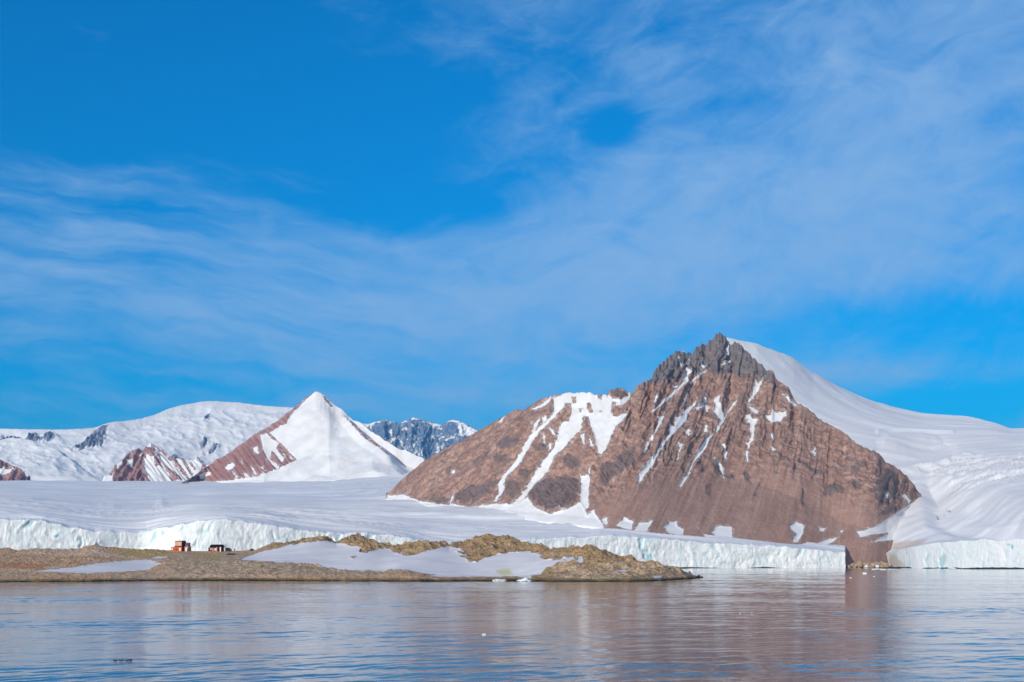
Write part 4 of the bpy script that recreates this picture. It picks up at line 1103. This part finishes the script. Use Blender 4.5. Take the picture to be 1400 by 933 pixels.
# large dark boulders by the hut
p0 = ground(316, 759)
tag(lump('boulder', p0, (3.6, 1.6, 0.75), M_darkrock, 2, 0.3), 'long flat dark boulder on the gravel below the black roofed hut', 'boulder', 'boulders on the shore')
p0 = ground(313.5, 753.6)
tag(lump('boulder', p0 + Vector((0, -1, 0)), (1.7, 1.2, 0.85), M_darkrock, 4, 0.3), 'dark humped boulder beside the grey shed', 'boulder', 'boulders on the shore')
p0 = ground(344, 753)
tag(lump('boulder', p0, (1.5, 1.2, 0.9), M_darkrock, 6, 0.3), 'small dark boulder at the foot of the first rocky knoll', 'boulder', 'boulders on the shore')
for i, (bx_, by_, s) in enumerate([(9, 796.2, 0.5), (27, 795.8, 0.75), (105, 795.0, 0.5), (127, 794.9, 0.95), (184, 794.2, 0.7), (217, 793.8, 1.0), (222, 793.8, 0.5), (303, 793.6, 0.6), (516, 794.6, 0.7), (575, 795.0, 1.3), (590, 793.2, 0.9)]):
    g_ = ground(bx_, by_); Yb = g_.y - 0.5
    tag(lump('shore_boulder', (wx(bx_, Yb), Yb, 0), (s * 1.3, s, s * 0.7), M_darkrock, 11 + i, 0.3, 2), 'dark wet boulder at the waterline of the rocky shore', 'boulder', 'dark boulders along the waterline')

# dark ledges under the ice cliffs
def ledge(bx0, bx1, wy, h, label, seed):
    Yb = H * F / (wy - YH)
    n = max(6, int((bx1 - bx0) * 1.2))
    ps = np.linspace(bx0, bx1, n)
    prof = np.sin(np.linspace(0, math.pi, n)) ** 0.5
    vs = []; qs = []
    for i, p in enumerate(ps):
        hh_ = h * prof[i] * (0.8 + 0.5 * mnoise.noise(Vector((i * 0.4, seed, 0))))
        x = wx(p, Yb)
        dxy = 2.5 * mnoise.noise(Vector((i * 0.23, seed, 5)))
        for (yy_, zz_) in ((-6, -0.6), (-4, hh_ * 0.7), (0, hh_), (12, hh_ * 0.9), (14, -0.6)):
            vs.append((x, Yb + yy_ + dxy, zz_))
    for i in range(n - 1):
        for k in range(4):
            qs.append((i * 5 + k, i * 5 + 5 + k, i * 5 + 6 + k, i * 5 + 1 + k))
    ob = mesh_np('rock_ledge', np.array(vs), np.array(qs), M_blackrock, smooth=False)
    tag(ob, label, 'rock ledge', 'dark ledges under the ice cliffs')


ledge(1311, 1412, 778.3, 3.0, 'long dark rock ledge along the foot of the right ice cliff', 3)
ledge(1071, 1150, 776.6, 3.0, 'long dark rock ledge at the foot of the ice cliff beside the moraine', 9)
ledge(1288, 1296, 777.6, 2.0, 'tiny dark rock ledge left of the pale ice block', 13)
ledge(1264, 1279, 777.5, 1.8, 'short dark rock ledge under the middle of the right ice cliff', 15)
ledge(985, 1012, 775.6, 1.6, 'thin dark rock ledge at the foot of the ice cliff near the spit', 17)
ledge(1208, 1232, 777.3, 3.0, 'dark rock ledge at the stained corner of the right ice cliff', 21)

# tan rubble at the moraine's shore
tan = [(1161, 775, 5, 4), (1168, 774.6, 7, 6), (1175, 774.4, 8, 9), (1183, 774.6, 8, 8), (1191, 774.8, 8, 6), (1199, 774.6, 8, 7), (1207, 774.8, 9, 7), (1214, 775, 7, 6)]
words_ = ['smallest tan rock nearest the end of the left ice cliff', 'pale tan rock between the smallest and the tallest shore rocks', 'tallest tan rock on the moraine shore', 'tan rock just right of the tallest shore rock',
          'low tan rock in the middle of the moraine shore', 'tan rock beside the low middle one on the moraine shore', 'widest tan rock on the moraine shore', 'tan rock touching the right ice cliff']
for i, (bx_, by_, w_, h_) in enumerate(tan):
    Yb = 2412.
    tag(lump('shore_rock', (wx(bx_, Yb), Yb, 0), (w_ * 0.95, 8, h_ * 0.95), M_tanrock, 31 + i * 2, 0.45), words_[i], 'rock', 'tan rocks along the moraine shore')
for i, (bx_, by_, s, lb) in enumerate([(1184, 772.8, 3.4, 'white ice block stranded against the tan rocks, nearer the left cliff'), (1199, 772.8, 3.6, 'white ice block stranded against the tan rocks, nearer the right cliff')]):
    Yb = 2402.
    tag(lump('ice_block', (wx(bx_, Yb), Yb - 4, 1.0), (s, 3, 2.6), M_berg, 61 + i, 0.3, 2), lb, 'ice block', 'ice blocks stranded on the moraine shore')


def floe(bx_, wy, w_, h_, label, seed, peaks=None, group='pieces of floating ice', sub=3):
    Yb = H * F / (wy - YH)
    return tag(lump('ice_floe', (wx(bx_, Yb), Yb, 0), (w_, w_ * 0.7, h_), M_berg, seed, 0.35, sub, 0.3, peaks=peaks), label, 'ice floe', group)


floe(683, 794.4, 4.3, 0.7, 'long flat ice floe with two humps off the snowy shore', 71, [(-0.4, 0.5, 0.3), (0.7, 0.3, 0.2)])
floe(717, 795.2, 4.2, 0.8, 'jagged pale blue ice floe with a pointed top by the shore', 72, [(0.25, 1.9, 0.18), (-0.7, 0.6, 0.15), (0.0, 0.6, 0.3), (0.85, 0.4, 0.12)])
floe(1301, 778.6, 5.0, 2.6, 'pale ice block floating at the foot of the right ice cliff', 73)
floe(1182, 785, 1.8, 0.9, 'two humped ice floe adrift off the moraine shore', 74, [(-0.6, 0.8, 0.25), (0.6, 0.8, 0.25)])
floe(1196, 779.2, 5.0, 0.9, 'flat white ice floe at the end of the moraine shore, left of the bluish one', 75)
floe(1207, 779.4, 5.2, 1.0, 'flat bluish ice floe between two whiter ones by the moraine', 76)
floe(1220, 779.4, 9.0, 1.0, 'long flat white ice floe under the stained corner of the right cliff', 77)
floe(1163, 790.5, 1.0, 0.3, 'tiny ice floe adrift off the end of the left cliff', 78)
floe(1195, 788.5, 0.8, 0.25, 'tiny low ice floe right below the two humped floe', 79)
for i, (bx_, wy, s) in enumerate([(385, 809, 0.28), (415, 820.5, 0.25), (520, 817.5, 0.3), (1012, 839, 0.22), (1028, 838.5, 0.22), (1312, 828, 0.25), (953, 812, 0.25)]):
    floe(bx_, wy, s * 0.62, s * 0.36, 'tiny white fragment of ice floating on the open water', 90 + i, group='tiny ice fragments on the water', sub=2)
floe(662, 868, 0.32, 0.14, 'small white ice floe on open water below the shore snowfield', 85, sub=2)
for i, (bx_, wy, w_, lb) in enumerate([(157.5, 904, 0.26, 'small dark piece of flotsam, leftmost of three in a line'), (165.5, 903.6, 0.36, 'dark low flotsam, middle of three in a line'), (176, 903.6, 0.40, 'dark flotsam with a raised end, rightmost of three in a line')]):
    Yb = H * F / (wy - YH)
    tag(lump('flotsam', (wx(bx_, Yb), Yb, 0.04), (w_, 0.16, 0.085), M_kelp, 102 + i * 2, 0.5, 3, 0.3, peaks=[(0.75, 1.4, 0.22)] if i == 2 else None), lb, 'flotsam', 'dark flotsam on the open water')


# ------------------------------------------------------------------ huts
class MB:
    def __init__(s):
        s.v = []; s.f = []
    def box(s, x0, x1, y0, y1, z0, z1):
        n = len(s.v)
        s.v += [(x, y, z) for z in (z0, z1) for y in (y0, y1) for x in (x0, x1)]
        s.f += [tuple(n + i for i in q_) for q_ in ((0, 2, 3, 1), (4, 5, 7, 6), (0, 1, 5, 4), (2, 6, 7, 3), (0, 4, 6, 2), (1, 3, 7, 5))]
        return s
    def prism(s, pts, x0, x1):
        """profile in y,z drawn out along x"""
        n = len(s.v); k = len(pts)
        s.v += [(x0, y, z) for y, z in pts] + [(x1, y, z) for y, z in pts]
        s.f.append(tuple(n + i for i in range(k))); s.f.append(tuple(n + k + i for i in reversed(range(k))))
        for i in range(k):
            j = (i + 1) % k
            s.f.append((n + i, n + k + i, n + k + j, n + j))
        return s
    def cyl(s, x, y, r, z0, z1, k=8):
        n = len(s.v)
        for z in (z0, z1):
            s.v += [(x + r * math.cos(2 * math.pi * i / k), y + r * math.sin(2 * math.pi * i / k), z) for i in range(k)]
        s.f.append(tuple(n + i for i in reversed(range(k)))); s.f.append(tuple(n + k + i for i in range(k)))
        for i in range(k):
            j = (i + 1) % k
            s.f.append((n + i, n + j, n + k + j, n + k + i))
        return s
    def build(s, name, mat, parent):
        me = bpy.data.meshes.new(name)
        me.from_pydata(s.v, [], s.f)
        me.materials.append(mat)
        me.update()
        ob = bpy.data.objects.new(name, me)
        COL.objects.link(ob)
        ob.parent = parent
        return ob


def plank_mat(name, c1, c2, gap, width=0.25, axis=2):
    m, N, b = material(name)
    pos = N.new('ShaderNodeTexCoord').outputs['Object']
    sp = N.new('ShaderNodeSeparateXYZ', {0: pos}).outputs[axis]
    fr = N.math('FRACT', N.math('DIVIDE', sp, width))
    n = N.noise(pos, 1.3, 5, 0.7)
    col = N.mix(N.step(n, 0.35, 0.65), c1, c2)
    col = N.mix(N.step(fr, 0.0, 0.08, 1.0, 0.0), col, gap)
    N.put(b.inputs['Base Color'], col)
    b.inputs['Roughness'].default_value = 0.75
    return m


M_orange = plank_mat('orange_boards', (0.56, 0.115, 0.035), (0.44, 0.075, 0.03), (0.12, 0.03, 0.015), 0.3)
M_tan = plank_mat('pale_weathered_boards', (0.52, 0.31, 0.22), (0.58, 0.40, 0.30), (0.22, 0.13, 0.1), 0.35, 0)
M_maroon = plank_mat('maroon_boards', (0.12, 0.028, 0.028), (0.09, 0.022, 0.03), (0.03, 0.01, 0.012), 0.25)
M_pink = plank_mat('faded_red_boards', (0.50, 0.22, 0.20), (0.58, 0.32, 0.29), (0.2, 0.08, 0.08), 0.3)
M_white = simple('white_paint', (0.80, 0.70, 0.64), 0.6, 0.1, 1.0)
M_black = simple('black_roofing_felt', (0.012, 0.012, 0.018), 0.85, 0.3, 1.0, 0.1)
M_brownroof = simple('brown_roofing', (0.10, 0.05, 0.03), 0.85, 0.3, 1.0, 0.1)
M_grey = simple('grey_boards', (0.23, 0.21, 0.24), 0.8, 0.25, 1.0)
M_pale = simple('pale_grey_sheeting', (0.60, 0.61, 0.63), 0.7, 0.1, 1.0)
M_glass = simple('dark_window_glass', (0.02, 0.022, 0.035), 0.15, 0.2, 1.0, 0.5)
M_steel = simple('rusty_steel', (0.08, 0.07, 0.07), 0.6, 0.3, 2.0)


def root(name, px_, py_, rz, label, cat, group=None, dyy=0.0):
    o = bpy.data.objects.new(name, None)
    COL.objects.link(o)
    p_ = ground(px_, py_)
    o.location = p_ + Vector((0, dyy, -0.15))
    o.rotation_euler = (0, 0, math.radians(rz))
    o.empty_display_size = 1
    return tag(o, label, cat, group)


# orange two-storey hut: a tan upper storey over an orange lower wing, shaded end wall, faded porch wing
h = root('orange_hut', 247, 753.4, -20, 'reddish orange two storey wooden hut with a pale upper storey on the shore', 'hut')
MB().box(-3.5, 2.6, -2.4, 3.2, -0.8, 3.6).build('lower_wall', M_orange, h)
MB().box(-3.4, 2.55, -2.0, 3.15, 3.6, 7.0).build('upper_wall', M_tan, h)
MB().box(2.55, 2.75, -2.45, 3.2, -0.8, 7.0).build('end_wall', M_maroon, h)  # dark maroon here puts the end wall's shade into its colour
MB().prism([(-2.35, 7.0), (3.5, 7.0), (3.5, 7.15), (0.4, 7.5), (-2.35, 7.15)], -3.7, 2.95).build('roof', M_brownroof, h)
MB().prism([(-2.95, 3.35), (-2.0, 3.62), (-2.0, 3.85), (-2.95, 3.5)], -3.7, 2.5).build('eave', M_brownroof, h)
w_ = MB().box(-5.9, -3.5, -2.6, 2.4, -0.8, 2.7); w_.build('side_wing', M_orange, h)
MB().prism([(-2.9, 2.7), (2.6, 2.7), (2.6, 2.95), (-2.9, 2.85)], -6.2, -3.52).build('wing_roof', M_brownroof, h)
MB().box(-6.0, -5.72, -2.68, -2.4, -0.8, 2.7).build('corner_post', M_maroon, h)


def window(parent, x, z, w_, hgt, yy_, frame=M_white, pane=M_glass, name='window', side=None):
    t = 0.14
    f = MB()
    f.box(x - w_ / 2, x - w_ / 2 + t, yy_ - 0.09, yy_, z, z + hgt).box(x + w_ / 2 - t, x + w_ / 2, yy_ - 0.09, yy_, z, z + hgt)
    f.box(x - w_ / 2 + t, x + w_ / 2 - t, yy_ - 0.09, yy_, z, z + t).box(x - w_ / 2 + t, x + w_ / 2 - t, yy_ - 0.09, yy_, z + hgt - t, z + hgt)
    fo = f.build(name, frame, parent)
    MB().box(x - w_ / 2 + t, x + w_ / 2 - t, yy_ - 0.05, yy_, z + t, z + hgt - t).build('pane', pane, fo)
    return fo


M_shutter = simple('pale_shutter_paint', (0.82, 0.58, 0.47), 0.6, 0.08, 1.0)
window(h, -5.2, 0.7, 0.95, 1.5, -2.6, M_shutter, M_shutter)
window(h, 1.2, 0.3, 1.7, 2.1, -2.4, M_shutter, M_shutter)
window(h, -1.6, 0.6, 0.8, 1.0, -2.4, M_maroon, M_glass)
window(h, -2.3, 4.7, 0.8, 1.1, -2.0, M_pink, M_pink)
window(h, 0.4, 4.8, 1.0, 1.1, -2.0, M_white, M_tan)
MB().cyl(-0.8, 0.4, 0.16, 7.2, 8.7).build('chimney', M_steel, h)
MB().cyl(1.6, 0.6, 0.30, 7.2, 7.9).build('vent', M_steel, h)
MB().cyl(2.3, 1.6, 0.30, 7.1, 7.9).build('vent', M_steel, h)
# porch wing to the right
MB().box(2.76, 6.3, 0.4, 4.4, -0.8, 3.4).build('porch_wall', M_pink, h)
MB().box(2.76, 5.6, 1.4, 4.4, 3.4, 5.9).build('porch_upper_wall', M_grey, h)
MB().box(2.76, 5.9, 1.1, 4.7, 5.9, 6.1).build('porch_roof', M_brownroof, h)
MB().prism([(0.1, 3.4), (1.4, 3.4), (1.4, 3.65), (0.1, 3.5)], 2.78, 6.5).build('porch_eave', M_brownroof, h)
window(h, 4.7, 4.1, 1.2, 1.4, 1.4, M_maroon, M_glass)
d_ = MB().box(4.1, 5.2, 0.3, 0.4, -0.5, 2.4).build('door', M_white, h)
MB().box(4.95, 5.05, 0.22, 0.3, 0.8, 0.95).build('handle', M_steel, d_)
MB().box(5.55, 6.25, 0.3, 0.4, -0.5, 2.2).build('door', M_maroon, h)

# black-roofed hut
h = root('black_roofed_hut', 296, 753.7, -14, 'low maroon hut with a long black roof and white panels', 'hut')
MB().box(-4.4, 4.6, -2.0, 2.4, -0.8, 3.35).build('wall', M_maroon, h)
MB().prism([(-2.7, 3.3), (-2.6, 3.15), (0.3, 4.75), (3.1, 3.15), (3.2, 3.3), (0.3, 4.95)], -4.7, 4.9).build('roof', M_black, h)
MB().prism([(-2.0, 3.36), (2.4, 3.36), (0.3, 4.55)], -4.35, 4.55).build('gable', M_maroon, h)
MB().box(-5.9, -4.42, -1.6, 2.0, -0.8, 2.6).build('lean_to', M_maroon, h)
MB().prism([(-1.9, 2.6), (2.2, 2.6), (2.2, 2.85), (-1.9, 2.72)], -6.1, -4.45).build('lean_to_roof', M_brownroof, h)
window(h, -3.5, 1.0, 0.9, 1.1, -2.0, M_white, M_shutter)
window(h, -0.2, 0.5, 1.1, 1.7, -2.0, M_white, M_shutter)
MB().box(-2.4, -1.5, -2.1, -2.0, -0.5, 2.5).build('door', M_pink, h)
MB().box(0.75, 1.15, -2.09, -2.0, -0.5, 2.9).build('pilaster', M_shutter, h)
d_ = MB().box(1.7, 2.7, -2.08, -2.0, -0.5, 2.4).build('door', M_black, h)
MB().box(2.5, 2.58, -2.15, -2.08, 0.9, 1.05).build('handle', M_steel, d_)
MB().box(3.5, 4.35, -2.1, -2.0, -0.5, 3.1).build('wall_panel', M_white, h)
MB().box(-4.3, 1.7, -2.12, -2.0, 2.85, 3.15).build('fascia', M_maroon, h)

sh_ = root('shed', 309.6, 753.2, -10, 'small grey flat roofed shed right of the black roofed hut', 'shed', dyy=4.0)
MB().box(-1.35, 1.35, -1.3, 1.3, -0.8, 2.5).build('wall', M_grey, sh_)
MB().box(-1.5, 1.5, -1.45, 1.45, 2.5, 2.68).build('roof', M_black, sh_)
MB().box(0.2, 1.0, -1.37, -1.3, -0.3, 2.0).build('door', M_steel, sh_)
ta = root('storage_box', 315.5, 753.0, -8, 'pale storage box on the gravel beyond the grey shed', 'storage box', dyy=5.0)
MB().box(-1.7, 1.7, -1.1, 1.1, -0.6, 1.9).build('body', M_pale, ta)
MB().box(-1.8, 1.8, -1.2, 1.2, 1.9, 2.05).build('lid', M_pale, ta)
for bx_ in (-1.61, 1.61):
    MB().box(bx_ - 0.11, bx_ + 0.11, -1.14, -1.1, 0.0, 1.9).build('brace', M_grey, ta)
